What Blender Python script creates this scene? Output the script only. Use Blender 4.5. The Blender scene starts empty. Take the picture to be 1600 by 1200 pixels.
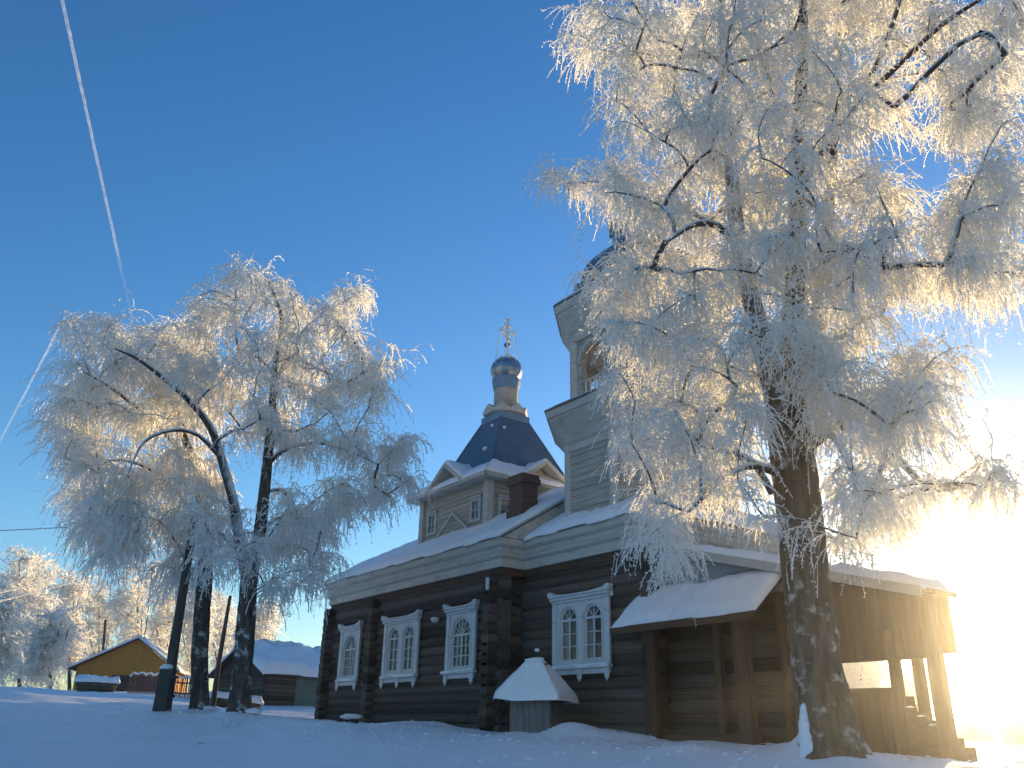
import bpy, bmesh, math, random
import numpy as np
from mathutils import Vector, Matrix
from mathutils.geometry import tessellate_polygon

random.seed(7)
rng = np.random.default_rng(11)
S = bpy.context.scene
C = S.collection

# ------------------------------------------------------------------ camera
EYE = 1.6
FPX, PITCH, ROLL, YAW = 1341.86, 0.384864, 0.0214392, 0.622321     # focal length in px of a 1600 px frame
_c, _s = math.cos(PITCH), math.sin(PITCH)
_cr, _sr = math.cos(ROLL), math.sin(ROLL)
M = np.array([[_cr, _sr, 0], [-_sr, _cr, 0], [0, 0, 1]]) @ np.array([[1, 0, 0], [0, -_s, _c], [0, _c, _s]])
cam = bpy.data.cameras.new('camera')
cam.sensor_width = 36.0
cam.lens = 36.0 * FPX / 1600
cam.clip_start = 0.1
cam.clip_end = 60000
camo = bpy.data.objects.new('camera', cam)
C.objects.link(camo)
mw = Matrix.Identity(4)
for i in range(3):
    mw[i][0], mw[i][1], mw[i][2] = M[0][i], M[1][i], -M[2][i]
mw[2][3] = EYE
camo.matrix_world = mw
S.camera = camo

# ------------------------------------------------------------------ sky, sun, exposure
SUN_AZ, SUN_EL = math.radians(29.22), math.radians(5.85)     # azimuth from +Y towards +X
SUN_DIR = Vector((math.sin(SUN_AZ) * math.cos(SUN_EL), math.cos(SUN_AZ) * math.cos(SUN_EL), math.sin(SUN_EL)))
w = bpy.data.worlds.new('World')
S.world = w
w.use_nodes = True
nt = w.node_tree
bg = nt.nodes['Background']
sky = nt.nodes.new('ShaderNodeTexSky')
sky.sky_type = 'NISHITA'
sky.sun_disc = False
sky.sun_elevation = SUN_EL
sky.sun_rotation = SUN_AZ
sky.air_density = 1.0
sky.dust_density = 0.15
sky.ozone_density = 3.0
# bright aureole of ice crystals around the low sun, added to the sky itself
def _math(op, a, b=None):
    m = nt.nodes.new('ShaderNodeMath'); m.operation = op
    for i, x in enumerate((a, b)):
        if x is None: continue
        if isinstance(x, (int, float)): m.inputs[i].default_value = x
        else: nt.links.new(x, m.inputs[i])
    return m.outputs[0]
_tc = nt.nodes.new('ShaderNodeTexCoord')
_dot = nt.nodes.new('ShaderNodeVectorMath'); _dot.operation = 'DOT_PRODUCT'
nt.links.new(_tc.outputs['Generated'], _dot.inputs[0]); _dot.inputs[1].default_value = SUN_DIR
_ang = _math('ARCCOSINE', _math('MINIMUM', _dot.outputs['Value'], 1.0))
_q = _math('DIVIDE', _ang, math.radians(4.2))
_au = _math('DIVIDE', 34.0, _math('POWER', _math('ADD', _math('MULTIPLY', _q, _q), 1.0), 2.4))
_col = nt.nodes.new('ShaderNodeVectorMath'); _col.operation = 'SCALE'
_col.inputs[0].default_value = (1.0, 0.80, 0.46); nt.links.new(_au, _col.inputs['Scale'])
_hs = nt.nodes.new('ShaderNodeHueSaturation'); _hs.inputs['Saturation'].default_value = 1.16; _hs.inputs['Hue'].default_value = 0.507
nt.links.new(sky.outputs[0], _hs.inputs['Color'])
_sum = nt.nodes.new('ShaderNodeVectorMath'); _sum.operation = 'ADD'
nt.links.new(_hs.outputs[0], _sum.inputs[0]); nt.links.new(_col.outputs[0], _sum.inputs[1])
nt.links.new(_sum.outputs[0], bg.inputs[0])
bg.inputs[1].default_value = 0.148
sun = bpy.data.lights.new('sun', 'SUN')
sun.energy = 4.4
sun.angle = math.radians(0.53)
sun.color = (1.0, 0.71, 0.34)
suno = bpy.data.objects.new('sun', sun)
C.objects.link(suno)
suno.rotation_euler = (-SUN_DIR).to_track_quat('-Z', 'Y').to_euler()
S.view_settings.view_transform = 'Standard'
S.view_settings.look = 'None'
S.view_settings.exposure = 1.02
S.view_settings.gamma = 1.0
S.view_settings.use_curve_mapping = False
S.render.engine = 'CYCLES'
cy = S.cycles
cy.use_denoising = True
cy.max_bounces = 8
cy.diffuse_bounces = 6
cy.glossy_bounces = 3
cy.transmission_bounces = 4
cy.transparent_max_bounces = 16
cy.volume_bounces = 0
cy.caustics_reflective = False
cy.caustics_refractive = False

# ------------------------------------------------------------------ helpers
def ray(x, y):
    return M.T @ np.array([(x - 800) / FPX, -(y - 600) / FPX, 1.0])

def at(x, y, d):
    """world point seen at photo pixel x, y at horizontal distance d"""
    r = ray(x, y)
    r = r / math.hypot(r[0], r[1]) * d
    return np.array([r[0], r[1], r[2] + EYE])

def tag(o, label=None, cat=None, group=None, kind=None):
    if label: o['label'] = label
    if cat: o['category'] = cat
    if group: o['group'] = group
    if kind: o['kind'] = kind
    return o

def empty(name, parent=None, loc=(0, 0, 0), rz=0.0):
    o = bpy.data.objects.new(name, None)
    o.empty_display_size = 0.2
    C.objects.link(o)
    o.location = loc
    o.rotation_euler = (0, 0, rz)
    o.parent = parent
    return o

def link(name, me, mat, parent=None, smooth=False):
    if mat is not None and not me.materials:
        me.materials.append(mat)
    if smooth:
        me.polygons.foreach_set('use_smooth', np.ones(len(me.polygons), bool))
    o = bpy.data.objects.new(name, me)
    C.objects.link(o)
    o.parent = parent
    return o

def npmesh(name, verts, quads):
    """mesh from numpy arrays (n,3) and (m,4)"""
    me = bpy.data.meshes.new(name)
    verts = np.ascontiguousarray(verts, np.float32)
    quads = np.ascontiguousarray(quads, np.int32)
    me.vertices.add(len(verts))
    me.vertices.foreach_set('co', verts.ravel())
    me.loops.add(quads.size)
    me.loops.foreach_set('vertex_index', quads.ravel())
    me.polygons.add(len(quads))
    me.polygons.foreach_set('loop_start', np.arange(0, quads.size, quads.shape[1], dtype=np.int32))
    me.update(calc_edges=True)
    return me

class MB:
    """collects faces of one mesh"""
    def __init__(self):
        self.v, self.f = [], []
    def add(self, verts, faces):
        n = len(self.v)
        self.v += [tuple(p) for p in verts]
        self.f += [tuple(i + n for i in f) for f in faces]
        return self
    def box(self, x0, x1, y0, y1, z0, z1):
        return self.add([(x0, y0, z0), (x1, y0, z0), (x1, y1, z0), (x0, y1, z0), (x0, y0, z1), (x1, y0, z1), (x1, y1, z1), (x0, y1, z1)],
                        [(3, 2, 1, 0), (4, 5, 6, 7), (0, 1, 5, 4), (1, 2, 6, 5), (2, 3, 7, 6), (3, 0, 4, 7)])
    def bar(self, a, b, wd, ht, up=(0, 0, 1)):
        a, b = Vector(a), Vector(b)
        d = (b - a).normalized()
        s = d.cross(Vector(up))
        if s.length < 1e-4: s = d.cross(Vector((0, 1, 0)))
        s = s.normalized() * wd / 2
        t = s.cross(d).normalized() * ht / 2
        vs = [p + i * s + j * t for p in (a, b) for i, j in ((-1, -1), (1, -1), (1, 1), (-1, 1))]
        return self.add(vs, [(3, 2, 1, 0), (4, 5, 6, 7), (0, 1, 5, 4), (1, 2, 6, 5), (2, 3, 7, 6), (3, 0, 4, 7)])
    def tube(self, pts, rad, n=8, caps=True):
        pts = [Vector(p) for p in pts]
        rings = []
        ref = Vector((0.3, 0.2, 1)).normalized()
        for i, p in enumerate(pts):
            d = (pts[min(i + 1, len(pts) - 1)] - pts[max(i - 1, 0)]).normalized()
            a = d.cross(ref)
            if a.length < 0.05: a = d.cross(Vector((1, 0, 0)))
            a.normalize()
            b = d.cross(a)
            r = rad[i] if hasattr(rad, '__len__') else rad
            rings.append([p + (a * math.cos(t) + b * math.sin(t)) * r for t in (2 * math.pi * k / n for k in range(n))])
        vs = [q for rg in rings for q in rg]
        fs = [(i * n + k, i * n + (k + 1) % n, (i + 1) * n + (k + 1) % n, (i + 1) * n + k) for i in range(len(pts) - 1) for k in range(n)]
        if caps:
            fs.append(tuple(range(n - 1, -1, -1)))
            fs.append(tuple((len(pts) - 1) * n + k for k in range(n)))
        return self.add(vs, fs)
    def lathe(self, prof, cx=0, cy=0, n=16, rot=0.0, apothem=False):
        k = 1 / math.cos(math.pi / n) if apothem else 1
        vs, fs = [], []
        for r, z in prof:
            for i in range(n):
                t = rot + 2 * math.pi * i / n
                vs.append((cx + r * k * math.cos(t), cy + r * k * math.sin(t), z))
        for j in range(len(prof) - 1):
            for i in range(n):
                fs.append((j * n + i, j * n + (i + 1) % n, (j + 1) * n + (i + 1) % n, (j + 1) * n + i))
        fs.append(tuple(range(n - 1, -1, -1)))
        fs.append(tuple((len(prof) - 1) * n + i for i in range(n)))
        return self.add(vs, fs)
    def plate(self, loops, fr, d0, d1):
        """polygon with holes (loops of (a,b)) extruded from depth d0 to d1; fr(a,b,d) gives the 3D point"""
        tri = tessellate_polygon([[Vector((a, b, 0)) for a, b in lp] for lp in loops])
        flat = [p for lp in loops for p in lp]
        n = len(flat)
        vs = [fr(a, b, d0) for a, b in flat] + [fr(a, b, d1) for a, b in flat]
        fs = [tuple(t) for t in tri] + [tuple(n + i for i in reversed(t)) for t in tri]
        k = 0
        for lp in loops:
            m = len(lp)
            for i in range(m):
                j = (i + 1) % m
                fs.append((k + i, k + j, n + k + j, n + k + i))
            k += m
        return self.add(vs, fs)
    def mesh(self, name):
        me = bpy.data.meshes.new(name)
        me.from_pydata(self.v, [], self.f)
        bm = bmesh.new(); bm.from_mesh(me)
        bmesh.ops.recalc_face_normals(bm, faces=bm.faces)
        bm.to_mesh(me); bm.free()
        return me
    def build(self, name, mat, parent=None, smooth=False, bevel=0.0):
        o = link(name, self.mesh(name), mat, parent, smooth)
        if bevel:
            b = o.modifiers.new('edge', 'BEVEL'); b.width = bevel; b.segments = 1; b.limit_method = 'ANGLE'
        return o

def vnoise(x, y, seed=0):
    """smooth value noise on numpy arrays, about -1..1"""
    r = np.random.default_rng(seed)
    T = r.uniform(-1, 1, (256, 256))
    xi, yi = np.floor(x).astype(int), np.floor(y).astype(int)
    fx, fy = x - xi, y - yi
    fx, fy = fx * fx * (3 - 2 * fx), fy * fy * (3 - 2 * fy)
    g = lambda a, b: T[a % 256, b % 256]
    return (g(xi, yi) * (1 - fx) + g(xi + 1, yi) * fx) * (1 - fy) + (g(xi, yi + 1) * (1 - fx) + g(xi + 1, yi + 1) * fx) * fy

# ------------------------------------------------------------------ materials
def newmat(name):
    m = bpy.data.materials.new(name)
    m.use_nodes = True
    t = m.node_tree
    return m, t, t.nodes['Principled BSDF'], t.nodes, t.links

def ramp(n, stops):
    r = n.new('ShaderNodeValToRGB')
    e = r.color_ramp.elements
    while len(e) < len(stops): e.new(0.5)
    for i, (p, c) in enumerate(stops):
        e[i].position = p
        e[i].color = (*c, 1)
    return r

def noise_mat(name, stops, scale=(6, 6, 6), detail=5, rough=0.8, bump=0.3, bdist=0.01, coord='Object', rand=0.0, metallic=0.0, top=None, nscale=1.0):
    """noise-coloured surface; rand = brightness spread between objects; top = (colour, lo, hi) rime lying on upward faces"""
    m, t, P, n, l = newmat(name)
    tc = n.new('ShaderNodeTexCoord')
    mp = n.new('ShaderNodeMapping')
    mp.inputs['Scale'].default_value = scale
    l.new(tc.outputs[coord], mp.inputs[0])
    nz = n.new('ShaderNodeTexNoise')
    nz.noise_dimensions = '4D'
    nz.inputs['Scale'].default_value = nscale
    nz.inputs['Detail'].default_value = detail
    nz.inputs['Roughness'].default_value = 0.65
    l.new(mp.outputs[0], nz.inputs['Vector'])
    oi = n.new('ShaderNodeObjectInfo')
    mm = n.new('ShaderNodeMath'); mm.operation = 'MULTIPLY'; mm.inputs[1].default_value = 37.0
    l.new(oi.outputs['Random'], mm.inputs[0]); l.new(mm.outputs[0], nz.inputs['W'])
    r = ramp(n, stops)
    l.new(nz.outputs['Fac'], r.inputs[0])
    col = r.outputs[0]
    if rand:
        mr = n.new('ShaderNodeMapRange')
        mr.inputs['To Min'].default_value = 1 - rand; mr.inputs['To Max'].default_value = 1 + rand
        l.new(oi.outputs['Random'], mr.inputs['Value'])
        mx = n.new('ShaderNodeVectorMath'); mx.operation = 'SCALE'
        l.new(col, mx.inputs[0]); l.new(mr.outputs[0], mx.inputs['Scale'])
        col = mx.outputs[0]
    if top:
        ge = n.new('ShaderNodeNewGeometry'); sp = n.new('ShaderNodeSeparateXYZ')
        l.new(ge.outputs['Normal'], sp.inputs[0])
        n2 = n.new('ShaderNodeTexNoise'); n2.inputs['Scale'].default_value = top[3]; n2.inputs['Detail'].default_value = 4
        l.new(tc.outputs['Object'], n2.inputs['Vector'])
        ad = n.new('ShaderNodeMath'); ad.operation = 'MULTIPLY_ADD'; ad.inputs[1].default_value = 1.2; 
        l.new(n2.outputs['Fac'], ad.inputs[0]); l.new(sp.outputs['Z'], ad.inputs[2])
        m2 = n.new('ShaderNodeMapRange'); m2.inputs['From Min'].default_value = top[1]; m2.inputs['From Max'].default_value = top[2]
        l.new(ad.outputs[0], m2.inputs['Value'])
        mix = n.new('ShaderNodeMix'); mix.data_type = 'RGBA'
        l.new(m2.outputs[0], mix.inputs['Factor']); l.new(col, mix.inputs['A'])
        mix.inputs['B'].default_value = (*top[0], 1)
        col = mix.outputs['Result']
    l.new(col, P.inputs['Base Color'])
    P.inputs['Roughness'].default_value = rough
    P.inputs['Metallic'].default_value = metallic
    P.inputs['Specular IOR Level'].default_value = 0.3
    if bump:
        b = n.new('ShaderNodeBump')
        b.inputs['Strength'].default_value = bump; b.inputs['Distance'].default_value = bdist
        l.new(nz.outputs['Fac'], b.inputs['Height']); l.new(b.outputs[0], P.inputs['Normal'])
    return m

RIME = (0.82, 0.84, 0.88)
MAT = {}
# logs: grain runs along the log's own x
MAT['log'] = noise_mat('weathered_log', [(0.25, (0.035, 0.026, 0.020)), (0.5, (0.095, 0.074, 0.058)), (0.75, (0.20, 0.165, 0.135))], (1.2, 9, 9), 7, 0.9, 0.8, 0.025, rand=0.5, nscale=1.5)
MAT['logend'] = noise_mat('log_end_grain', [(0.3, (0.07, 0.045, 0.032)), (0.7, (0.17, 0.11, 0.075))], (3, 3, 3), 6, 0.9, 0.4, 0.02, rand=0.3, nscale=2)
MAT['plank'] = noise_mat('brown_planks', [(0.3, (0.062, 0.035, 0.022)), (0.7, (0.15, 0.085, 0.052))], (14, 14, 1.2), 5, 0.85, 0.4, 0.008, rand=0.3)
MAT['plankh'] = noise_mat('brown_boards_lying', [(0.3, (0.06, 0.034, 0.022)), (0.7, (0.15, 0.085, 0.052))], (1.2, 14, 14), 5, 0.85, 0.4, 0.008, rand=0.3)
MAT['dark'] = noise_mat('dark_boards', [(0.3, (0.035, 0.028, 0.024)), (0.7, (0.10, 0.08, 0.065))], (2, 8, 8), 5, 0.9, 0.4, 0.01, rand=0.25)
MAT['white'] = noise_mat('weathered_white_paint', [(0.28, (0.30, 0.275, 0.235)), (0.45, (0.48, 0.455, 0.41)), (0.7, (0.57, 0.55, 0.505))], (1.0, 4, 4), 7, 0.75, 0.15, 0.005, rand=0.07, nscale=1.5)
MAT['peel'] = noise_mat('peeling_white_siding', [(0.34, (0.15, 0.13, 0.105)), (0.46, (0.36, 0.33, 0.28)), (0.62, (0.52, 0.485, 0.425))], (1.2, 6, 6), 7, 0.8, 0.25, 0.006, rand=0.10, nscale=1.6)
MAT['trim'] = noise_mat('white_window_trim', [(0.28, (0.36, 0.35, 0.33)), (0.42, (0.58, 0.59, 0.60)), (0.7, (0.68, 0.69, 0.70))], (5, 5, 5), 6, 0.65, 0.1, 0.004)
MAT['grey'] = noise_mat('grey_sheet', [(0.3, (0.26, 0.26, 0.27)), (0.7, (0.36, 0.36, 0.37))], (2, 2, 2), 5, 0.6, 0.05, 0.004)
MAT['blue'] = noise_mat('blue_roof_metal', [(0.3, (0.065, 0.11, 0.16)), (0.7, (0.11, 0.17, 0.235))], (2, 2, 2), 5, 0.45, 0.08, 0.01, metallic=0.25)
MAT['pale_blue'] = noise_mat('pale_blue_paint', [(0.3, (0.12, 0.21, 0.32)), (0.7, (0.19, 0.30, 0.42))], (3, 3, 3), 5, 0.6, 0.1, 0.004)
MAT['metal_roof'] = noise_mat('roof_sheet', [(0.3, (0.10, 0.11, 0.12)), (0.7, (0.20, 0.21, 0.22))], (2, 2, 2), 4, 0.5, 0.05, 0.004, metallic=0.4)
MAT['gold'] = noise_mat('frosted_gilding', [(0.35, (0.55, 0.42, 0.22)), (0.55, (0.72, 0.70, 0.66))], (14, 14, 14), 5, 0.35, 0.4, 0.01, metallic=0.55)
MAT['iron'] = noise_mat('dark_iron', [(0.3, (0.03, 0.03, 0.03)), (0.7, (0.08, 0.075, 0.07))], (9, 9, 9), 4, 0.6, 0.1, 0.003)
MAT['rimeobj'] = noise_mat('thick_rime', [(0.3, (0.70, 0.72, 0.76)), (0.7, (0.84, 0.86, 0.9))], (30, 30, 30), 4, 0.6, 0.8, 0.01)
MAT['yellow'] = noise_mat('ochre_boards', [(0.3, (0.42, 0.17, 0.022)), (0.7, (0.56, 0.26, 0.04))], (1, 1, 14), 4, 0.8, 0.2, 0.01)
MAT['green'] = noise_mat('faded_green_paint', [(0.3, (0.10, 0.15, 0.13)), (0.7, (0.17, 0.23, 0.19))], (3, 3, 3), 5, 0.8, 0.1, 0.005)
MAT['picket'] = noise_mat('red_brown_picket', [(0.3, (0.13, 0.06, 0.045)), (0.7, (0.24, 0.12, 0.09))], (5, 5, 5), 4, 0.85, 0.1, 0.004, rand=0.2)
MAT['pole'] = noise_mat('grey_pole_wood', [(0.3, (0.05, 0.04, 0.035)), (0.7, (0.13, 0.105, 0.085))], (14, 14, 1.5), 5, 0.9, 0.3, 0.01)
MAT['curtain'] = noise_mat('pale_curtain', [(0.3, (0.55, 0.50, 0.42)), (0.7, (0.70, 0.66, 0.58))], (14, 14, 1), 3, 0.9, 0.0)
MAT['concrete'] = noise_mat('dark_concrete', [(0.3, (0.045, 0.04, 0.036)), (0.7, (0.095, 0.085, 0.075))], (9, 9, 9), 5, 0.9, 0.2, 0.006)
MAT['wellboard'] = noise_mat('grey_well_boards', [(0.3, (0.13, 0.12, 0.115)), (0.7, (0.25, 0.235, 0.22))], (14, 14, 1.2), 5, 0.85, 0.2, 0.006, rand=0.15)
MAT['twig'] = noise_mat('branch_bark', [(0.3, (0.045, 0.033, 0.027)), (0.7, (0.13, 0.10, 0.085))], (9, 9, 9), 4, 0.9, 0.3, 0.01, top=(RIME, 0.35, 1.0, 3.0))

def snow_mat(name, scale, bump, bdist, sss=False):
    m, t, P, n, l = newmat(name)
    tc = n.new('ShaderNodeTexCoord')
    a = n.new('ShaderNodeTexNoise'); a.inputs['Scale'].default_value = scale; a.inputs['Detail'].default_value = 8; a.inputs['Roughness'].default_value = 0.6
    l.new(tc.outputs['Object'], a.inputs['Vector'])
    f = n.new('ShaderNodeTexNoise'); f.inputs['Scale'].default_value = scale * 22; f.inputs['Detail'].default_value = 3
    l.new(tc.outputs['Object'], f.inputs['Vector'])
    ad = n.new('ShaderNodeMath'); ad.operation = 'MULTIPLY_ADD'; ad.inputs[1].default_value = 0.12
    l.new(f.outputs['Fac'], ad.inputs[0]); l.new(a.outputs['Fac'], ad.inputs[2])
    b = n.new('ShaderNodeBump'); b.inputs['Strength'].default_value = bump; b.inputs['Distance'].default_value = bdist
    l.new(ad.outputs[0], b.inputs['Height']); l.new(b.outputs[0], P.inputs['Normal'])
    r = ramp(n, [(0.3, (0.80, 0.82, 0.86)), (0.7, (0.88, 0.89, 0.91))])
    l.new(a.outputs['Fac'], r.inputs[0]); l.new(r.outputs[0], P.inputs['Base Color'])
    P.inputs['Roughness'].default_value = 0.55
    P.inputs['Specular IOR Level'].default_value = 0.25
    return m
MAT['snow'] = snow_mat('snow', 2.2, 0.5, 0.05)
MAT['roofsnow'] = snow_mat('roof_snow', 3.0, 0.35, 0.03)

def frost_mat(name, col, transl, tcol):
    """hoar frost: scatters light back and lets light through"""
    m, t, P, n, l = newmat(name)
    n.remove(P)
    out = n['Material Output']
    d = n.new('ShaderNodeBsdfDiffuse'); d.inputs['Color'].default_value = (*col, 1)
    tr = n.new('ShaderNodeBsdfTranslucent'); tr.inputs['Color'].default_value = (*tcol, 1)
    mx = n.new('ShaderNodeMixShader'); mx.inputs[0].default_value = transl
    l.new(d.outputs[0], mx.inputs[1]); l.new(tr.outputs[0], mx.inputs[2])
    g = n.new('ShaderNodeBsdfGlossy'); g.inputs['Roughness'].default_value = 0.35; g.inputs['Color'].default_value = (0.9, 0.92, 0.95, 1)
    m2 = n.new('ShaderNodeMixShader'); m2.inputs[0].default_value = 0.06
    l.new(mx.outputs[0], m2.inputs[1]); l.new(g.outputs[0], m2.inputs[2])
    l.new(m2.outputs[0], out.inputs['Surface'])
    return m
MAT['frost'] = frost_mat('hoar_frost', (0.90, 0.89, 0.87), 0.58, (0.94, 0.91, 0.84))

def glass_mat():
    m, t, P, n, l = newmat('old_window_glass')
    n.remove(P)
    out = n['Material Output']
    tr = n.new('ShaderNodeBsdfTransparent'); tr.inputs['Color'].default_value = (0.75, 0.78, 0.8, 1)
    g = n.new('ShaderNodeBsdfGlossy'); g.inputs['Roughness'].default_value = 0.12
    lw = n.new('ShaderNodeLayerWeight'); lw.inputs['Blend'].default_value = 0.5
    pw = n.new('ShaderNodeMath'); pw.operation = 'POWER'; pw.inputs[1].default_value = 4.0; l.new(lw.outputs['Facing'], pw.inputs[0])
    fr = n.new('ShaderNodeMath'); fr.operation = 'MULTIPLY_ADD'; fr.inputs[1].default_value = 0.8; fr.inputs[2].default_value = 0.09; l.new(pw.outputs[0], fr.inputs[0])
    nz = n.new('ShaderNodeTexNoise'); nz.inputs['Scale'].default_value = 2.5
    tc = n.new('ShaderNodeTexCoord'); l.new(tc.outputs['Object'], nz.inputs['Vector'])
    b = n.new('ShaderNodeBump'); b.inputs['Strength'].default_value = 0.15; b.inputs['Distance'].default_value = 0.02
    l.new(nz.outputs['Fac'], b.inputs['Height']); l.new(b.outputs[0], g.inputs['Normal'])
    mx = n.new('ShaderNodeMixShader')
    l.new(fr.outputs[0], mx.inputs[0]); l.new(tr.outputs[0], mx.inputs[1]); l.new(g.outputs[0], mx.inputs[2])
    l.new(mx.outputs[0], out.inputs['Surface'])
    return m
MAT['glass'] = glass_mat()

def brick_mat():
    m, t, P, n, l = newmat('sooty_brick')
    tc = n.new('ShaderNodeTexCoord'); mp = n.new('ShaderNodeMapping'); mp.inputs['Rotation'].default_value = (math.pi / 2, 0, 0.35)
    l.new(tc.outputs['Object'], mp.inputs[0])
    b = n.new('ShaderNodeTexBrick'); b.inputs['Scale'].default_value = 4
    b.inputs['Color1'].default_value = (0.16, 0.065, 0.045, 1); b.inputs['Color2'].default_value = (0.09, 0.045, 0.035, 1); b.inputs['Mortar'].default_value = (0.15, 0.13, 0.12, 1)
    b.inputs['Mortar Size'].default_value = 0.02
    l.new(mp.outputs[0], b.inputs['Vector']); l.new(b.outputs[0], P.inputs['Base Color'])
    P.inputs['Roughness'].default_value = 0.9
    return m
MAT['brick'] = brick_mat()

def bark_mat(name, pale, lo, hi):
    """birch bark: pale skin broken by dark rough patches, rime clinging in places"""
    m, t, P, n, l = newmat(name)
    tc = n.new('ShaderNodeTexCoord')
    mp = n.new('ShaderNodeMapping'); mp.inputs['Scale'].default_value = (2.4, 2.4, 3.0)
    l.new(tc.outputs['Object'], mp.inputs[0])
    a = n.new('ShaderNodeTexNoise'); a.inputs['Scale'].default_value = 1.2; a.inputs['Detail'].default_value = 8; a.inputs['Roughness'].default_value = 0.7
    l.new(mp.outputs[0], a.inputs['Vector'])
    m3 = n.new('ShaderNodeMapping'); m3.inputs['Scale'].default_value = (12, 12, 2.2)
    l.new(tc.outputs['Object'], m3.inputs[0])
    v = n.new('ShaderNodeTexNoise'); v.inputs['Scale'].default_value = 1.0; v.inputs['Detail'].default_value = 6
    l.new(m3.outputs[0], v.inputs['Vector'])
    r = ramp(n, [(0.3, (0.035, 0.026, 0.020)), (0.55, (0.11, 0.082, 0.062)), (0.75, (0.19, 0.15, 0.12))])
    l.new(v.outputs['Fac'], r.inputs[0])
    r2 = ramp(n, [(lo, (0, 0, 0)), (hi, (1, 1, 1))])
    l.new(a.outputs['Fac'], r2.inputs[0])
    mx = n.new('ShaderNodeMix'); mx.data_type = 'RGBA'
    l.new(r2.outputs[0], mx.inputs['Factor']); l.new(r.outputs[0], mx.inputs['A']); mx.inputs['B'].default_value = (*pale, 1)
    l.new(mx.outputs['Result'], P.inputs['Base Color'])
    P.inputs['Roughness'].default_value = 0.85
    P.inputs['Specular IOR Level'].default_value = 0.2
    b = n.new('ShaderNodeBump'); b.inputs['Strength'].default_value = 0.9; b.inputs['Distance'].default_value = 0.035
    l.new(v.outputs['Fac'], b.inputs['Height']); l.new(b.outputs[0], P.inputs['Normal'])
    return m
MAT['bark'] = bark_mat('birch_bark', (0.46, 0.43, 0.40), 0.55, 0.66)
MAT['bark_dark'] = bark_mat('dark_birch_bark', (0.50, 0.49, 0.48), 0.545, 0.62)

# ------------------------------------------------------------------ church frame: u along the front (towards the right), v into the depth
O = np.array([-0.41415685, 25.58750898, 0.0477466 + EYE])
UX = np.array([math.sin(YAW), -math.cos(YAW), 0.0])
VX = np.array([math.cos(YAW), math.sin(YAW), 0.0])
CH_RZ = math.atan2(UX[1], UX[0])
def ch(u, v, z=0.0):
    return O + u * UX + v * VX + np.array([0, 0, z])

# ------------------------------------------------------------------ ground
CP = [(0, 0, 0.0), (-6, -4, -0.1), (6, -4, -0.1), (-6.6, 12.35, 1.04), (-1.8, 13.9, 1.08), (4.67, 13.2, 1.28), (1.5, 13.6, 1.14), (8.5, 12.5, 1.2),
      (0.8, 23.3, 1.40), (-6.66, 23.06, 1.78), (-8.2, 24.7, 1.86), (-8.35, 22.3, 1.86), (-19.3, 37.3, 2.86), (-32, 42, 3.0), (-9, 44.4, 2.56), (-13.6, 43.6, 2.64),
      (-30, 63, 3.55), (-23, 66, 3.8), (-10.3, 32.4, 2.28), (-15, 28, 2.3), (-14, 18, 1.5), (16, 21, 1.15), (24, 42, 1.3), (38, 71, 1.55), (60, 60, 1.6),
      (10, 52, 2.2), (0, 120, 4.2), (-60, 100, 5.0), (60, 110, 2.2), (-60, 30, 2.5), (60, 10, 0.8), (0, -60, -1.5), (-60, -40, -1), (60, -40, -1), (-150, 150, 6), (150, 150, 3), (0, 300, 6), (-300, 0, 3), (300, 0, 2), (0, -300, -2), (-300, 300, 6), (300, 300, 4)]
for u_, dz in ((-13.5, 0.16), (-11, 0.09), (-8, 0.04), (-4, 0.0), (0, -0.03), (3, -0.08), (5.6, -0.12), (8.6, -0.19), (12.3, -0.30)):
    p = ch(u_, -0.35, dz); CP.append(tuple(p))
    p = ch(u_, 4.0, dz); CP.append(tuple(p))
CP = np.array(CP, float)
_D = np.hypot(CP[:, None, 0] - CP[None, :, 0], CP[:, None, 1] - CP[None, :, 1])
_A = np.zeros((len(CP) + 1,) * 2); _A[:-1, :-1] = -_D; _A[-1, :-1] = _A[:-1, -1] = 1
_w = np.linalg.solve(_A, np.append(CP[:, 2], 0))
MOUNDS = []   # x, y, height, radius
def mound(x, y, h, r): MOUNDS.append((x, y, h, r))
def ground(x, y, rough=True):
    x, y = np.asarray(x, float), np.asarray(y, float)
    z = np.full(x.shape, _w[-1])
    for i in range(len(CP)):
        z = z - _w[i] * np.sqrt((x - CP[i, 0]) ** 2 + (y - CP[i, 1]) ** 2 + 0.6)
    if rough:
        z = z + 0.07 * vnoise(x * 0.35, y * 0.35, 1) + 0.03 * vnoise(x * 1.1 + 5, y * 0.8, 2) + 0.016 * vnoise(x * 2.1, y * 2.4, 3) + 0.008 * vnoise(x * 4.6, y * 4.9, 4)
        for mx_, my_, mh, mr in MOUNDS:
            z = z + mh * np.exp(-((x - mx_) ** 2 + (y - my_) ** 2) / (mr * mr))
    return z
_z0 = float(ground(0.0, 0.0, False))
def gz(x, y): return float(ground(np.array(x), np.array(y)))

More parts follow.
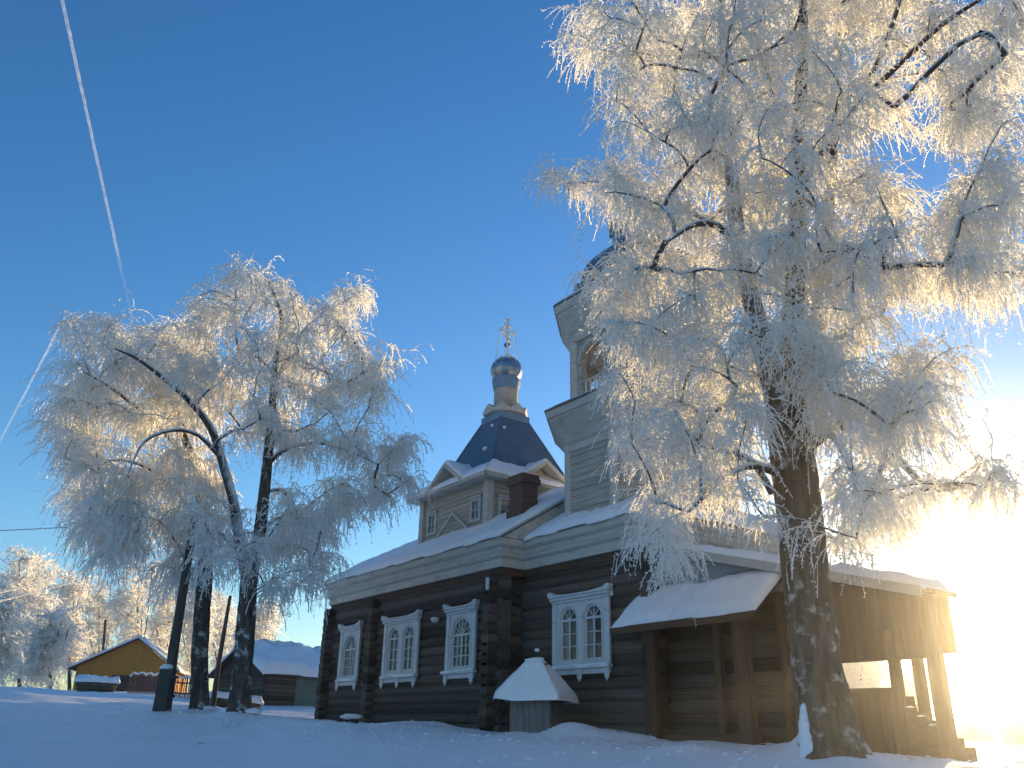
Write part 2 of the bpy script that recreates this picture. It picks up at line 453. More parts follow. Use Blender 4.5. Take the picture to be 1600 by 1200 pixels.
# drifts against things
BIG = at(1305, 1193, 14.0); L3 = at(372, 1122, 24.0); L2 = at(310, 1117, 26.0); POLE = at(258, 1112, 25.2)
for p, h_, r_ in ((BIG, 0.16, 0.75), (L3, 0.15, 0.7), (L2, 0.12, 0.7), (POLE, 0.06, 0.5)): mound(p[0], p[1], h_, r_)
WELL = at(838, 1155, 22.8)
for du, dv, h_, r_ in ((1.25, -0.1, 0.24, 0.55), (-0.9, 0.2, 0.14, 0.6), (2.2, -0.1, 0.14, 0.8)):
    p = WELL + du * UX + dv * VX; mound(p[0], p[1], h_, r_)
for u_, h_, r_ in ((-10.2, 0.10, 0.7), (-8.6, 0.14, 0.5), (-6.5, 0.09, 0.8), (-3.6, 0.07, 0.7), (-1.4, 0.08, 0.6), (4.4, 0.08, 0.7), (5.9, 0.1, 0.5), (7.4, 0.06, 0.7), (10.0, 0.12, 0.6)):
    p = ch(u_, -0.75 if u_ < 0.3 else 0.05); mound(p[0], p[1], h_, r_)
p = at(1258, 1170, 14.3); mound(p[0], p[1], 0.28, 0.25)
for _ in range(26):
    a_, d_ = random.uniform(-30, 12), random.uniform(15, 40)
    mound(d_ * math.sin(math.radians(a_)), d_ * math.cos(math.radians(a_)), random.uniform(0.04, 0.12), random.uniform(0.3, 1.2))

def axis_grid(lo, mid0, mid1, hi, step):
    a = mid0 - np.cumsum(np.geomspace(step, (mid0 - lo) * 0.25, 26)); a = a[a > lo]
    b = mid1 + np.cumsum(np.geomspace(step, (hi - mid1) * 0.25, 26)); b = b[b < hi]
    return np.concatenate([[lo], a[::-1], np.arange(mid0, mid1 + 1e-6, step), b, [hi]])
gx = axis_grid(-700, -24, 22, 700, 0.17)
gy = axis_grid(-200, 8, 46, 900, 0.17)
GX, GY = np.meshgrid(gx, gy)
GZ = ground(GX, GY)
nx, ny = len(gx), len(gy)
idx = np.arange(nx * ny).reshape(ny, nx)
q = np.stack([idx[:-1, :-1], idx[:-1, 1:], idx[1:, 1:], idx[1:, :-1]], -1).reshape(-1, 4)
tag(link('ground', npmesh('ground', np.stack([GX, GY, GZ], -1).reshape(-1, 3), q), MAT['snow'], None, True), kind='structure')

# ------------------------------------------------------------------ church
church = empty('log_church', None, tuple(O), CH_RZ)
tag(church, 'dark log church with white cornices, blue tented roof, bell tower and covered porch', 'church')
V_B = 0.87           # front plane of the right-hand section
FRONT = lambda v0: (lambda a, b, d: (a, v0 + d, b))          # plate frame on a front wall: a = u, b = z, d = depth
SIDE = lambda u0: (lambda a, b, d: (u0 - d, a, b))           # on a wall facing +u: a = v, b = z

LOGM = []
for k in range(4):
    mb = MB()
    n, segs = 10, 3
    vs = []
    for i in range(segs + 1):
        ox, oy = random.uniform(-.05, .05), random.uniform(-.05, .05)
        for j in range(n):
            t = 2 * math.pi * j / n
            r = 1 + random.uniform(-.05, .05)
            vs.append((i / segs, ox + r * math.cos(t), oy + r * math.sin(t)))
    fs = [(i * n + j, i * n + (j + 1) % n, (i + 1) * n + (j + 1) % n, (i + 1) * n + j) for i in range(segs) for j in range(n)]
    fs += [tuple(range(n - 1, -1, -1)), tuple(segs * n + j for j in range(n))]
    mb.add(vs, fs)
    me = mb.mesh('log')
    me.materials.append(MAT['log'])
    me.polygons.foreach_set('use_smooth', np.array([len(p.vertices) == 4 for p in me.polygons]))
    LOGM.append(me)
def log(parent, p, ln, r, along_v=False, name='log'):
    o = bpy.data.objects.new(name, random.choice(LOGM))
    C.objects.link(o)
    o.parent = parent
    o.location = p
    o.rotation_euler = (random.uniform(0, 6.28), 0, math.pi / 2 if along_v else 0)
    o.rotation_mode = 'ZYX' if False else 'XYZ'
    r *= random.uniform(0.94, 1.07)
    o.scale = (ln, r, r)
    return o
PITCHL, RL = 0.28, 0.186
Z0 = -0.40
COURSES = [Z0 + PITCHL * (i + 0.5) for i in range(18)]       # up to z = 4.64
def courses_along_u(parent, u0, u1, v, cuts, half=0.0, skip=0):
    for z in COURSES[skip:]:
        z = z + half
        cur = u0
        for c0, c1, zb, zt in sorted(cuts):
            if zb < z < zt:
                if c0 > cur: log(parent, (cur, v, z), c0 - cur, RL)
                cur = c1
        if u1 > cur: log(parent, (cur, v, z), u1 - cur, RL)
def courses_along_v(parent, v0, v1, u, half=PITCHL / 2, skip=0):
    for z in COURSES[skip:-2]:
        log(parent, (u, v0, z + half), v1 - v0, RL, True)

WIN_A = [(-9.03, False), (-5.23, True), (-1.54, False)]
WIN_B = [(2.97, True)]
def cut(uc, dbl): hw = 0.92 if dbl else 0.58; return (uc - hw, uc + hw, 1.62, 3.24)
AX = RL - 0.01
wall = empty('log_wall', church)
courses_along_u(wall, -11.25, 0.42, AX, [cut(*x) for x in WIN_A])
wall2 = empty('log_wall', church)
courses_along_u(wall2, 0.15, 5.66, V_B + AX, [cut(*x) for x in WIN_B], half=0.0)
wall3 = empty('log_wall', church)
courses_along_v(wall3, V_B - 0.12, 6.5, 5.48)
wall4 = empty('log_wall', church)
courses_along_v(wall4, -0.30, 7.4, -10.92)
wall5 = empty('log_wall', church)
courses_along_v(wall5, -0.30, V_B + 0.2, 0.06)
cross = empty('cross_wall_log_ends', church)
for z in COURSES[:-2]:
    log(cross, (-7.25, -0.28, z + PITCHL / 2), 0.6, RL, True, 'log_end')
MB().box(-11.0, 5.6, 7.0, 7.25, -0.4, 4.6).build('back_wall', MAT['dark'], church)

def arch_loop(cx, h, zb, zs, n=12):
    return [(cx - h, zb), (cx + h, zb)] + [(cx + h * math.cos(math.pi * i / n), zs + h * math.sin(math.pi * i / n)) for i in range(n + 1)]

def window(uc, v0, dbl, curtain=False):
    hw = 1.15 if dbl else 0.79
    lights = [(-0.50, 0.345), (0.50, 0.345)] if dbl else [(0.0, 0.51)]
    zb, zs = (1.72, 2.80) if dbl else (1.68, 2.64)
    wn = empty('window', church, (uc, v0, 0))
    F = FRONT(0)
    mb = MB().plate([[(-hw, 1.60), (hw, 1.60), (hw, 3.30), (-hw, 3.30)]] + [arch_loop(c, h, zb, zs) for c, h in lights], F, -0.07, -0.012)
    mb.build('casing', MAT['trim'], wn)
    # raised side boards
    for s in (-1, 1):
        MB().box(*sorted((s * (hw - 0.17), s * (hw + 0.02))), -0.105, -0.071, 1.62, 3.26).build('pilaster', MAT['trim'], wn, bevel=0.012)
    if dbl:
        MB().box(-0.09, 0.09, -0.095, -0.071, 1.62, 3.0).build('pilaster', MAT['trim'], wn, bevel=0.012)
    # head with horned ends
    for k, (o_, z0, z1, d) in enumerate(((0.03, 3.262, 3.335, -0.125), (0.07, 3.337, 3.42, -0.17))):
        MB().box(-hw - o_, hw + o_, d, -0.01, z0, z1).build('head_moulding', MAT['trim'], wn, bevel=0.015)
    e = hw + 0.09
    crown = [(-e, 3.422), (e, 3.422), (e + 0.03, 3.50), (e + 0.06, 3.56), (e - 0.06, 3.60), (e - 0.20, 3.52), (e * 0.45, 3.475), (0, 3.468), (-e * 0.45, 3.475), (-e + 0.20, 3.52), (-e + 0.06, 3.60), (-e - 0.06, 3.56), (-e - 0.03, 3.50)]
    MB().plate([crown], F, -0.20, -0.02).build('head_crown', MAT['trim'], wn, bevel=0.01)
    MB().box(-hw - 0.05, hw + 0.05, -0.16, -0.012, 1.515, 1.598).build('sill', MAT['trim'], wn, bevel=0.012)
    MB().box(-hw + 0.02, hw - 0.02, -0.09, -0.012, 1.385, 1.513).build('apron', MAT['trim'], wn, bevel=0.01)
    for c in ([-hw + 0.08, 0, hw - 0.08] if dbl else [-hw + 0.08, hw - 0.08]):
        MB().plate([[(c - 0.09, 1.513), (c - 0.09, 1.30), (c - 0.055, 1.26), (c, 1.19), (c + 0.055, 1.26), (c + 0.09, 1.30), (c + 0.09, 1.513)]], F, -0.135, -0.092).build('bracket', MAT['trim'], wn, bevel=0.01)
    for c, h in lights:
        # sash, bars and panes
        MB().plate([arch_loop(c, h - 0.003, zb + 0.003, zs), arch_loop(c, h - 0.05, zb + 0.06, zs)], F, -0.03, 0.02).build('sash', MAT['trim'], wn)
        MB().plate([arch_loop(c, h + 0.055, zb - 0.0, zs), arch_loop(c, h + 0.012, zb - 0.0, zs)][:1] + [arch_loop(c, h + 0.012, zb + 0.02, zs)], F, -0.09, -0.0715).build('arch_moulding', MAT['trim'], wn)
        g = h - 0.05
        b0, cols, rows = zb + 0.06, (2 if dbl else 4), 3
        MB().box(c - g, c + g, -0.035, 0.012, zs - 0.035, zs + 0.025).build('transom', MAT['trim'], wn)
        zt = zs - 0.035
        for k in range(1, cols):
            t = 0.022 if (dbl or k == 2) else 0.011
            x = c - g + 2 * g * k / cols
            MB().box(x - t, x + t, -0.025, 0.008, b0, zt).build('glazing_bar', MAT['trim'], wn)
        for k in range(1, rows):
            z = b0 + (zt - b0) * k / rows
            MB().box(c - g, c + g, -0.019, 0.006, z - 0.012, z + 0.012).build('glazing_bar', MAT['trim'], wn)
        for i in range(cols):
            for j in range(rows):
                x0, x1 = c - g + 2 * g * i / cols, c - g + 2 * g * (i + 1) / cols
                z0, z1 = b0 + (zt - b0) * j / rows, b0 + (zt - b0) * (j + 1) / rows
                ty, tx = random.uniform(-.004, .004), random.uniform(-.004, .004)
                MB().add([(x0, 0.012 + tx, z0), (x1, 0.012 - tx, z0), (x1, 0.012 + ty, z1), (x0, 0.012 - ty, z1)], [(0, 1, 2, 3)]).build('pane', MAT['glass'], wn)
        nf = 4 if dbl else 6
        zc = zs + 0.025
        for k in range(1, nf):
            a = math.pi * k / nf
            MB().bar((c + 0.02 * math.cos(a), -0.006, zc), (c + (g + .01) * math.cos(a), -0.006, zc + (g - 0.015) * math.sin(a)), 0.022, 0.03, (0, 1, 0)).build('fan_bar', MAT['trim'], wn)
        for k in range(nf):
            arc = [(c + g * math.cos(math.pi * (k + i / 3) / nf), 0.012, zs + g * math.sin(math.pi * (k + i / 3) / nf)) for i in range(4)]
            MB().add([(c, 0.012, zs)] + arc, [(0, 1, 2, 3, 4)]).build('fan_pane', MAT['glass'], wn)
        # reveal behind the sash
        MB().plate([arch_loop(c, h + 0.06, zb - 0.05, zs), arch_loop(c, h, zb, zs)], F, 0.03, 0.34).build('reveal', MAT['trim'], wn)
    snow_patch('sill_snow', wn, [(-hw - 0.04, -0.155, 1.60), (hw + 0.04, -0.155, 1.60), (hw + 0.04, -0.11, 1.61), (-hw - 0.04, -0.11, 1.61)], 0.025, (1, 1, 0, 1), step=0.05, seed=int(uc * 10) % 90 + 3)
    if curtain:
        vs, fs = [], []
        for i in range(25):
            x = -0.55 + 1.1 * i / 24
            y = 0.20 + 0.02 * math.sin(i * 1.7)
            vs += [(x, y, 1.6), (x, y, 3.2)]
        fs = [(2 * i, 2 * i + 2, 2 * i + 3, 2 * i + 1) for i in range(24)]
        MB().add(vs, fs).build('curtain', MAT['curtain'], wn, True)
    return wn

# under-floor vents, wall lamp, bracket
for u_ in (-5.0, -1.28):
    MB().box(u_ - 0.16, u_ + 0.16, -0.025, 0.05, 0.22, 0.38).build('floor_vent', MAT['iron'], church)
lamp = MB().lathe([(0.02, 3.10), (0.09, 3.12), (0.15, 3.2), (0.13, 3.26), (0.03, 3.28)], -3.05, -0.10, 12).build('wall_lamp', MAT['trim'], church, True)
MB().bar((-3.05, 0.0, 3.27), (-3.05, -0.12, 3.27), 0.04, 0.03).build('lamp_arm', MAT['iron'], lamp)
MB().box(0.10, 0.22, -0.36, -0.30, 3.75, 4.10).build('meter_box', MAT['trim'], church, bevel=0.01)

# corner boarding and frieze below the cornice
PATH = [(-10.98, 7.2), (-10.98, 0.0), (0.40, 0.0), (0.40, V_B), (5.62, V_B), (5.62, 6.33)]
def sweep(path, prof, closed_ends=True):
    """profile (o, z) carried along a plan path, offset o to the outside (left of travel is inside)"""
    pts = [Vector((p[0], p[1], 0)) for p in path]
    n = len(pts)
    vs, fs = [], []
    for i in range(n):
        d0 = (pts[i] - pts[i - 1]).normalized() if i else (pts[1] - pts[0]).normalized()
        d1 = (pts[i + 1] - pts[i]).normalized() if i < n - 1 else d0
        n0, n1 = Vector((d0.y, -d0.x, 0)), Vector((d1.y, -d1.x, 0))
        m = (n0 + n1)
        m = m / max(m.dot(n0), 0.2)
        for o_, z in prof:
            vs.append(tuple(pts[i] + m * o_ + Vector((0, 0, z))))
    k = len(prof)
    for i in range(n - 1):
        for j in range(k):
            fs.append((i * k + j, i * k + (j + 1) % k, (i + 1) * k + (j + 1) % k, (i + 1) * k + j))
    fs += [tuple(range(k)), tuple((n - 1) * k + j for j in range(k))]
    return MB().add(vs, fs)
cor = empty('cornice', church)
def rect(o0, o1, z0, z1): return [(o0, z0), (o1, z0), (o1, z1), (o0, z1)]
sweep(PATH, rect(0.0, 0.045, 4.20, 4.398)).build('frieze_board', MAT['plankh'], cor)
sweep(PATH, rect(0.0, 0.13, 4.40, 4.66)).build('cornice_board', MAT['white'], cor, bevel=0.01)
sweep(PATH, [(0.0, 4.662), (0.15, 4.662), (0.21, 4.72), (0.21, 4.80), (0.0, 4.80)]).build('cornice_moulding', MAT['white'], cor)
sweep(PATH, rect(0.0, 0.22, 4.802, 4.97)).build('cornice_board', MAT['white'], cor, bevel=0.01)
sweep(PATH, [(0.0, 4.972), (0.24, 4.972), (0.31, 5.03), (0.31, 5.05), (0.0, 5.05)]).build('cornice_moulding', MAT['white'], cor)
sweep(PATH, rect(0.0, 0.30, 5.052, 5.22)).build('eave_board', MAT['white'], cor, bevel=0.01)

# roofs -------------------------------------------------------------
def snow_patch(name, parent, quad, th=0.15, rnd=(1, 1, 1, 1), step=0.14, wav=0.09, drop=0.03, seed=1, mat=None):
    """snow lying on a sloping quad a-b-c-d (a-b the eave); rnd marks the edges ab, bc, cd, da that taper off"""
    a, b, c_, d = [np.array(p, float) for p in quad]
    nu = max(4, int(max(np.linalg.norm(b - a), np.linalg.norm(c_ - d)) / step)); nv = max(4, int(max(np.linalg.norm(d - a), np.linalg.norm(c_ - b)) / step))
    s, t = np.meshgrid(np.linspace(0, 1, nu + 1), np.linspace(0, 1, nv + 1))
    P = (a + (b - a) * s[..., None]) * (1 - t)[..., None] + (d + (c_ - d) * s[..., None]) * t[..., None]
    lu = np.linalg.norm((b - a) * (1 - t)[..., None] + (c_ - d) * t[..., None], axis=-1); lv = np.linalg.norm(d - a)
    e = np.ones_like(s)
    R_ = 0.16
    f = lambda dist: np.sqrt(np.clip(1 - (1 - np.clip(dist / R_, 0, 1)) ** 2, 0, 1)) * 0.85 + 0.15
    if rnd[0]: e = e * f(t * lv)
    if rnd[1]: e = e * f((1 - s) * lu)
    if rnd[2]: e = e * f((1 - t) * lv)
    if rnd[3]: e = e * f(s * lu)
    q0 = P[..., 0] + 0.7 * P[..., 2]
    nz = vnoise(P[..., 0] * 1.3 + seed, P[..., 1] * 1.3, seed) * 0.5 + vnoise(P[..., 0] * 4 + seed, P[..., 1] * 4, seed + 1) * 0.3
    top = P.copy(); top[..., 2] += th * e * (1 + 0.9 * nz) + 0.01
    # the eave line wavers
    if rnd[0]:
        outw = (a - d); outw = outw / np.linalg.norm(outw)
        wv = vnoise(s[0] * lu[0] * 1.6 + seed, s[0] * 0 + seed, seed + 2) * wav
        top += outw * (wv[None, :, None] * (np.clip(1 - t * lv / 0.5, 0, 1))[..., None])
    bot = P.copy(); bot[..., 2] -= 0.0
    if rnd[0]: bot[0] = top[0] - np.array([0, 0, drop + 0.04])
    m_, n_ = top.shape[:2]
    V_ = np.concatenate([top.reshape(-1, 3), bot.reshape(-1, 3)])
    I = np.arange(m_ * n_).reshape(m_, n_); J = I + m_ * n_
    Q = [np.stack([I[:-1, :-1], I[:-1, 1:], I[1:, 1:], I[1:, :-1]], -1).reshape(-1, 4)]
    for (x, y) in ((I[0], J[0]), (I[:, -1], J[:, -1]), (I[-1, ::-1], J[-1, ::-1]), (I[::-1, 0], J[::-1, 0])):
        Q.append(np.stack([y[:-1], y[1:], x[1:], x[:-1]], -1))
    return link(name, npmesh(name, V_, np.concatenate(Q)), mat or MAT['roofsnow'], parent, True)

for i, (uc, dbl) in enumerate(WIN_A): window(uc, -0.012, dbl, curtain=(i == 0))
for uc, dbl in WIN_B: window(uc, V_B - 0.012, dbl)
SL = 0.61; EZ = 5.225; VC = 3.6
A0, A1, AV = -11.42, 0.70, -0.36
rz_ = EZ + SL * (VC - AV); hipu = A0 + (VC - AV)
roofA = MB().add([(A0, AV, EZ), (A1, AV, EZ), (A1, 2 * VC - AV, EZ), (A0, 2 * VC - AV, EZ), (hipu, VC, rz_), (A1, VC, rz_)],
                 [(0, 1, 5, 4), (1, 2, 5), (2, 3, 4, 5), (3, 0, 4), (0, 3, 2, 1)]).build('roof', MAT['metal_roof'], church)
up = 0.02
snow_patch('roof_snow', roofA, [(A0 + .03, AV + .01, EZ + up), (A1 - .02, AV + .01, EZ + up), (A1 - .02, VC, rz_ + up), (hipu, VC, rz_ + up)], 0.13, (1, 1, 0, 0), seed=3)
snow_patch('roof_snow', roofA, [(A0 + .01, 2 * VC - AV, EZ + up), (A0 + .01, AV + .03, EZ + up), (hipu, VC, rz_ + up), (hipu, VC + .01, rz_ + up)], 0.13, (1, 0, 0, 0), seed=5)
snow_patch('roof_snow', roofA, [(A1 - .02, 2 * VC - AV, EZ + up), (A0 + .03, 2 * VC - AV, EZ + up), (hipu, VC, rz_ + up), (A1 - .02, VC, rz_ + up)], 0.13, (1, 0, 0, 1), step=0.4, seed=7)
MB().plate([[(-0.18, 5.235), (VC, rz_ - 0.1), (7.4, 5.235)]], SIDE(A1 + 0.012), 0.0, 0.01).build('gable_wall', MAT['white'], church)
MB().bar((A1 + .013, AV - .02, EZ - 0.02), (A1 + .013, VC, rz_ - 0.02), 0.03, 0.16, (1, 0, 0)).build('verge_board', MAT['white'], church)
B0, B1, BV = 0.76, 6.02, V_B - 0.36
rb = EZ + SL * (VC - BV); hipb = B1 - (VC - BV)
roofB = MB().add([(B0, BV, EZ), (B1, BV, EZ), (B1, 2 * VC - BV, EZ), (B0, 2 * VC - BV, EZ), (B0, VC, rb), (hipb, VC, rb)],
                 [(0, 1, 5, 4), (1, 2, 5), (2, 3, 4, 5), (3, 0, 4), (0, 3, 2, 1)]).build('roof', MAT['metal_roof'], church)
snow_patch('roof_snow', roofB, [(B0, BV + .01, EZ + up), (B1 - .03, BV + .01, EZ + up), (hipb, VC, rb + up), (B0, VC, rb + up)], 0.15, (1, 0, 0, 0), seed=13)
snow_patch('roof_snow', roofB, [(B1 - .01, BV + .03, EZ + up), (B1 - .01, 2 * VC - BV, EZ + up), (hipb, VC + .01, rb + up), (hipb, VC, rb + up)], 0.15, (1, 0, 0, 0), seed=15)

# lower apse beyond the left end
aps = empty('apse', church)
MB().plate([[(-10.7, 1.0), (-12.2, 1.0), (-13.3, 2.2), (-13.3, 5.0), (-12.2, 6.2), (-10.7, 6.2)]], lambda a, b, d: (a, b, d), -0.4, 3.3).build('apse_wall', MAT['log'], aps)
MB().plate([[(-10.7, 0.93), (-12.23, 0.93), (-13.37, 2.17), (-13.37, 5.03), (-12.23, 6.27), (-10.7, 6.27)]], lambda a, b, d: (a, b, d), 3.302, 3.75).build('cornice_board', MAT['white'], aps)
ae = [(-10.9, 0.62), (-12.4, 0.62), (-13.75, 2.0), (-13.75, 5.2), (-12.4, 6.6), (-10.9, 6.6)]
MB().plate([ae], lambda a, b, d: (a, b, d), 3.752, 3.95).build('eave_board', MAT['white'], aps)
apx = (-10.9, 3.6, 5.0)
ar = MB().add([(a, b, 3.96) for a, b in ae] + [apx], [(i, i + 1, 6) for i in range(5)] + [(0, 1, 2, 3, 4, 5)]).build('roof', MAT['metal_roof'], aps)
MB().add([(a * 1.001 - 0.01, b, 3.965) for a, b in ae] + [(a, b + (0.03 if b < 3.6 else -0.03), 4.10) for a, b in ae] + [(-10.9, 3.6, 5.15)], [(i, i + 1, 7 + i, 6 + i) for i in range(5)] + [(6 + i, 7 + i, 12) for i in range(5)]).build('roof_snow', MAT['roofsnow'], aps)

# siding boards -----------------------------------------------------
def wedge():
    mb = MB()
    mb.add([(0, 0, 0), (1, 0, 0), (1, 0, 1), (0, 0, 1), (0, -1, 0), (1, -1, 0), (1, -0.25, 1), (0, -0.25, 1)],
           [(0, 1, 2, 3), (4, 7, 6, 5), (0, 4, 5, 1), (3, 2, 6, 7), (0, 3, 7, 4), (1, 5, 6, 2)])
    return mb.mesh('siding_board')
SID = wedge(); SID.materials.append(MAT['peel'])
def siding(parent, a, b, z0, z1, h, th=0.03):
    a, b = Vector((a[0], a[1], 0)), Vector((b[0], b[1], 0))
    n = max(1, round((z1 - z0) / h)); h = (z1 - z0) / n
    ang = math.atan2(b.y - a.y, b.x - a.x)
    for i in range(n):
        o = bpy.data.objects.new('siding_board', SID)
        C.objects.link(o); o.parent = parent
        o.location = (a.x, a.y, z0 + i * h); o.rotation_euler = (0, 0, ang)
        o.scale = ((b - a).length, th * random.uniform(0.8, 1.25), h * 1.0)

# small tower with the blue tented roof ------------------------------
US, HB = -4.70, 2.14
sm = MB().box(US - HB + .01, US + HB - .01, VC - HB + .01, VC + HB - .01, 5.6, 7.95).build('tent_tower', MAT['peel'], church)
cs = [(US - HB, VC - HB), (US + HB, VC - HB), (US + HB, VC + HB), (US - HB, VC + HB)]
for i in range(4): siding(sm, cs[i], cs[(i + 1) % 4], 5.75, 7.9, 0.17)
for x, y in cs:
    MB().box(x - 0.13, x + 0.13, y - 0.13, y + 0.13, 5.75, 7.94).build('corner_board', MAT['white'], sm)
def side_frame(i):
    a, b = Vector((*cs[i], 0)), Vector((*cs[(i + 1) % 4], 0))
    t = (b - a).normalized(); nrm = Vector((t.y, -t.x, 0)); mid = (a + b) / 2
    return lambda p, z, d: tuple(mid + t * p - nrm * d + Vector((0, 0, z)))      # d > 0 into the wall
OV = 0.50
for i in range(4):
    F = side_frame(i)
    for c in (-1.45, 1.45):
        wn = MB().plate([[(c - 0.33, 6.60), (c + 0.33, 6.60), (c + 0.33, 7.42), (c - 0.33, 7.42)], [(c - 0.2, 6.70), (c + 0.2, 6.70), (c + 0.2, 7.32), (c - 0.2, 7.32)]], F, -0.08, 0.0).build('small_window', MAT['white'], sm)
        MB().plate([[(c - 0.2, 6.70), (c + 0.2, 6.70), (c + 0.2, 7.32), (c - 0.2, 7.32)]], F, -0.045, -0.04).build('pane', MAT['glass'], wn)
        MB().plate([[(c - 0.02, 6.70), (c + 0.02, 6.70), (c + 0.02, 7.32), (c - 0.02, 7.32)]], F, -0.06, -0.046).build('glazing_bar', MAT['white'], wn)
        MB().plate([[(c - 0.2, 7.0), (c + 0.2, 7.0), (c + 0.2, 7.03), (c - 0.2, 7.03)]], F, -0.065, -0.047).build('glazing_bar', MAT['white'], wn)
        MB().plate([[(c - 0.38, 7.421), (c + 0.38, 7.421), (c + 0.38, 7.49), (c - 0.38, 7.49)]], F, -0.12, 0.0).build('head_moulding', MAT['white'], wn)
    # pediment moulding on the wall
    MB().plate([[(-1.28, 6.30), (-1.16, 6.30), (0, 7.08), (1.16, 6.30), (1.28, 6.30), (0, 7.20)]], F, -0.10, -0.01).build('pediment_moulding', MAT['white'], sm)
    # gable face (boarded), set back under the overhang
    MB().plate([[(-1.15, 7.95), (1.15, 7.95), (0, 8.72)]], F, -0.05, 0.1).build('gable_face', MAT['white'], sm)
    # soffit and fascia either side of the gable
    e = HB + OV
    for s in (-1, 1):
        MB().plate([[(s * e, 7.95), (s * 1.12, 7.95), (s * 1.12, 8.10), (s * e, 8.10)]], F, -OV, -OV + 0.06).build('eave_board', MAT['white'], sm)
    # gable roof: boards in front, soffit inside, ridge runs back into the tent roof
    for s in (-1, 1):
        a0, a1 = (s * 1.22, 7.955), (0.0, 8.80)
        MB().add([F(a0[0], a0[1] - 0.0, -OV - .03), F(a1[0], a1[1], -OV - .03), F(a1[0], a1[1] + 0.14, -OV - .03), F(a0[0], a0[1] + 0.16, -OV - .03),
                  F(a0[0], a0[1] - 0.0, -OV + .02), F(a1[0], a1[1], -OV + .02), F(a1[0], a1[1] + 0.14, -OV + .02), F(a0[0], a0[1] + 0.16, -OV + .02)],
                 [(0, 1, 2, 3), (4, 7, 6, 5), (0, 4, 5, 1), (1, 5, 6, 2), (2, 6, 7, 3), (3, 7, 4, 0)]).build('bargeboard', MAT['white'], sm)
        MB().add([F(s * 1.22, 8.0, -OV + .02), F(0, 8.84, -OV + .02), F(0, 8.84, 1.0), F(s * 1.22, 8.0, 1.0),
                  F(s * 1.22, 8.09, -OV + .02), F(0, 8.93, -OV + .02), F(0, 8.93, 1.0), F(s * 1.22, 8.09, 1.0)],
                 [(0, 1, 2, 3), (4, 7, 6, 5), (0, 4, 5, 1), (1, 5, 6, 2), (2, 6, 7, 3), (3, 7, 4, 0)]).build('gable_roof', MAT['white'], sm)
        ptsq = [F(s * 1.26, 8.10, -OV - .02), F(0, 8.95, -OV - .02), F(0, 8.95, 0.9), F(s * 1.26, 8.10, 0.9)]
        if s > 0: snow_patch('roof_snow', sm, [ptsq[0], ptsq[3], ptsq[2], ptsq[1]], 0.10, (0, 0, 0, 1), step=0.12, seed=20 + i)
        else: snow_patch('roof_snow', sm, [ptsq[3], ptsq[0], ptsq[1], ptsq[2]], 0.10, (0, 1, 0, 0), step=0.12, seed=30 + i)
    # sprocketed skirt of the tent roof, snow covered
    pq = [F(-e, 8.11, -OV), F(e, 8.11, -OV), F(1.62, 8.78, 0.52), F(-1.62, 8.78, 0.52)]
    snow_patch('roof_snow', sm, pq, 0.12, (1, 0, 1, 0), step=0.12, seed=40 + i)
MB().lathe([(HB + OV - .02, 7.96), (HB + OV - .02, 8.10), (1.75, 8.68), (1.5, 8.72)], US, VC, 4, math.pi / 4, True).build('skirt_roof', MAT['white'], sm)
tent = MB().lathe([(1.80, 8.60), (1.60, 8.95), (0.66, 11.02), (0.64, 11.03)], US, VC, 4, math.pi / 4, True).build('tent_roof', MAT['blue'], sm)
for k in range(4):      # hip flashing and clinging patches of snow on the tent
    a = math.pi / 4 + k * math.pi / 2
    q0, q1 = 1.60 * 1.414, 0.66 * 1.414
    MB().bar((US + q0 * math.cos(a), VC + q0 * math.sin(a), 8.96), (US + q1 * math.cos(a), VC + q1 * math.sin(a), 11.02), 0.07, 0.05).build('hip_flashing', MAT['blue'], tent)
def snow_blob(parent, p, r, sq=(1, 1, 0.4), name='snow_clump'):
    mb = MB()
    bm = bmesh.new(); bmesh.ops.create_icosphere(bm, subdivisions=2, radius=1)
    for v in bm.verts:
        k = 1 + random.uniform(-.18, .18)
        v.co = Vector((v.co.x * r * sq[0] * k, v.co.y * r * sq[1] * k, v.co.z * r * sq[2] * k))
    me = bpy.data.meshes.new(name); bm.to_mesh(me); bm.free()
    o = link(name, me, MAT['roofsnow'], parent, True); o.location = p
    return o
for (t_, side, z) in ((0.45, 0, 10.7), (0.12, 1, 10.5), (0.49, 0, 9.6)):
    hz = 1.60 + (0.66 - 1.60) * (z - 8.95) / (11.02 - 8.95) + 0.02
    if side == 0: p = (US + (2 * t_ - 1) * hz * 2 * .5 + hz * 0.0 + 0.5 * hz, VC - hz, z)
    else: p = (US + hz, VC + (2 * t_ - 1) * hz, z)
    snow_blob(tent, p, random.uniform(0.06, 0.10), (1, 1, 0.9))
neck = MB().lathe([(0.67, 11.01), (0.67, 11.27), (0.6, 11.28)], US, VC, 4, math.pi / 4, True).build('neck', MAT['pale_blue'], sm)
crn = MB().lathe([(0.60, 11.282), (0.82, 11.31), (0.84, 11.42), (0.6, 11.46)], US, VC, 8, math.pi / 8, True).build('crown', MAT['white'], sm)
for k in range(8):
    a = math.pi / 8 + math.pi / 4 * (k + 0.5) - math.pi / 4
    a = math.pi / 4 * k
    dr, tt = Vector((math.cos(a), math.sin(a), 0)), Vector((-math.sin(a), math.cos(a), 0))
    c0 = Vector((US, VC, 0)) + dr * 0.80
    MB().plate([[(-0.33, 11.42), (0.33, 11.42), (0, 11.68)]], lambda p, z, d: tuple(c0 + tt * p - dr * d + Vector((0, 0, z))), -0.03, 0.30).build('gablet', MAT['white'], crn)
MB().lathe([(0.47, 11.44), (0.47, 12.66), (0.50, 12.67), (0.50, 12.73), (0.45, 12.41)], US, VC, 20).build('drum', MAT['white'], sm, True)
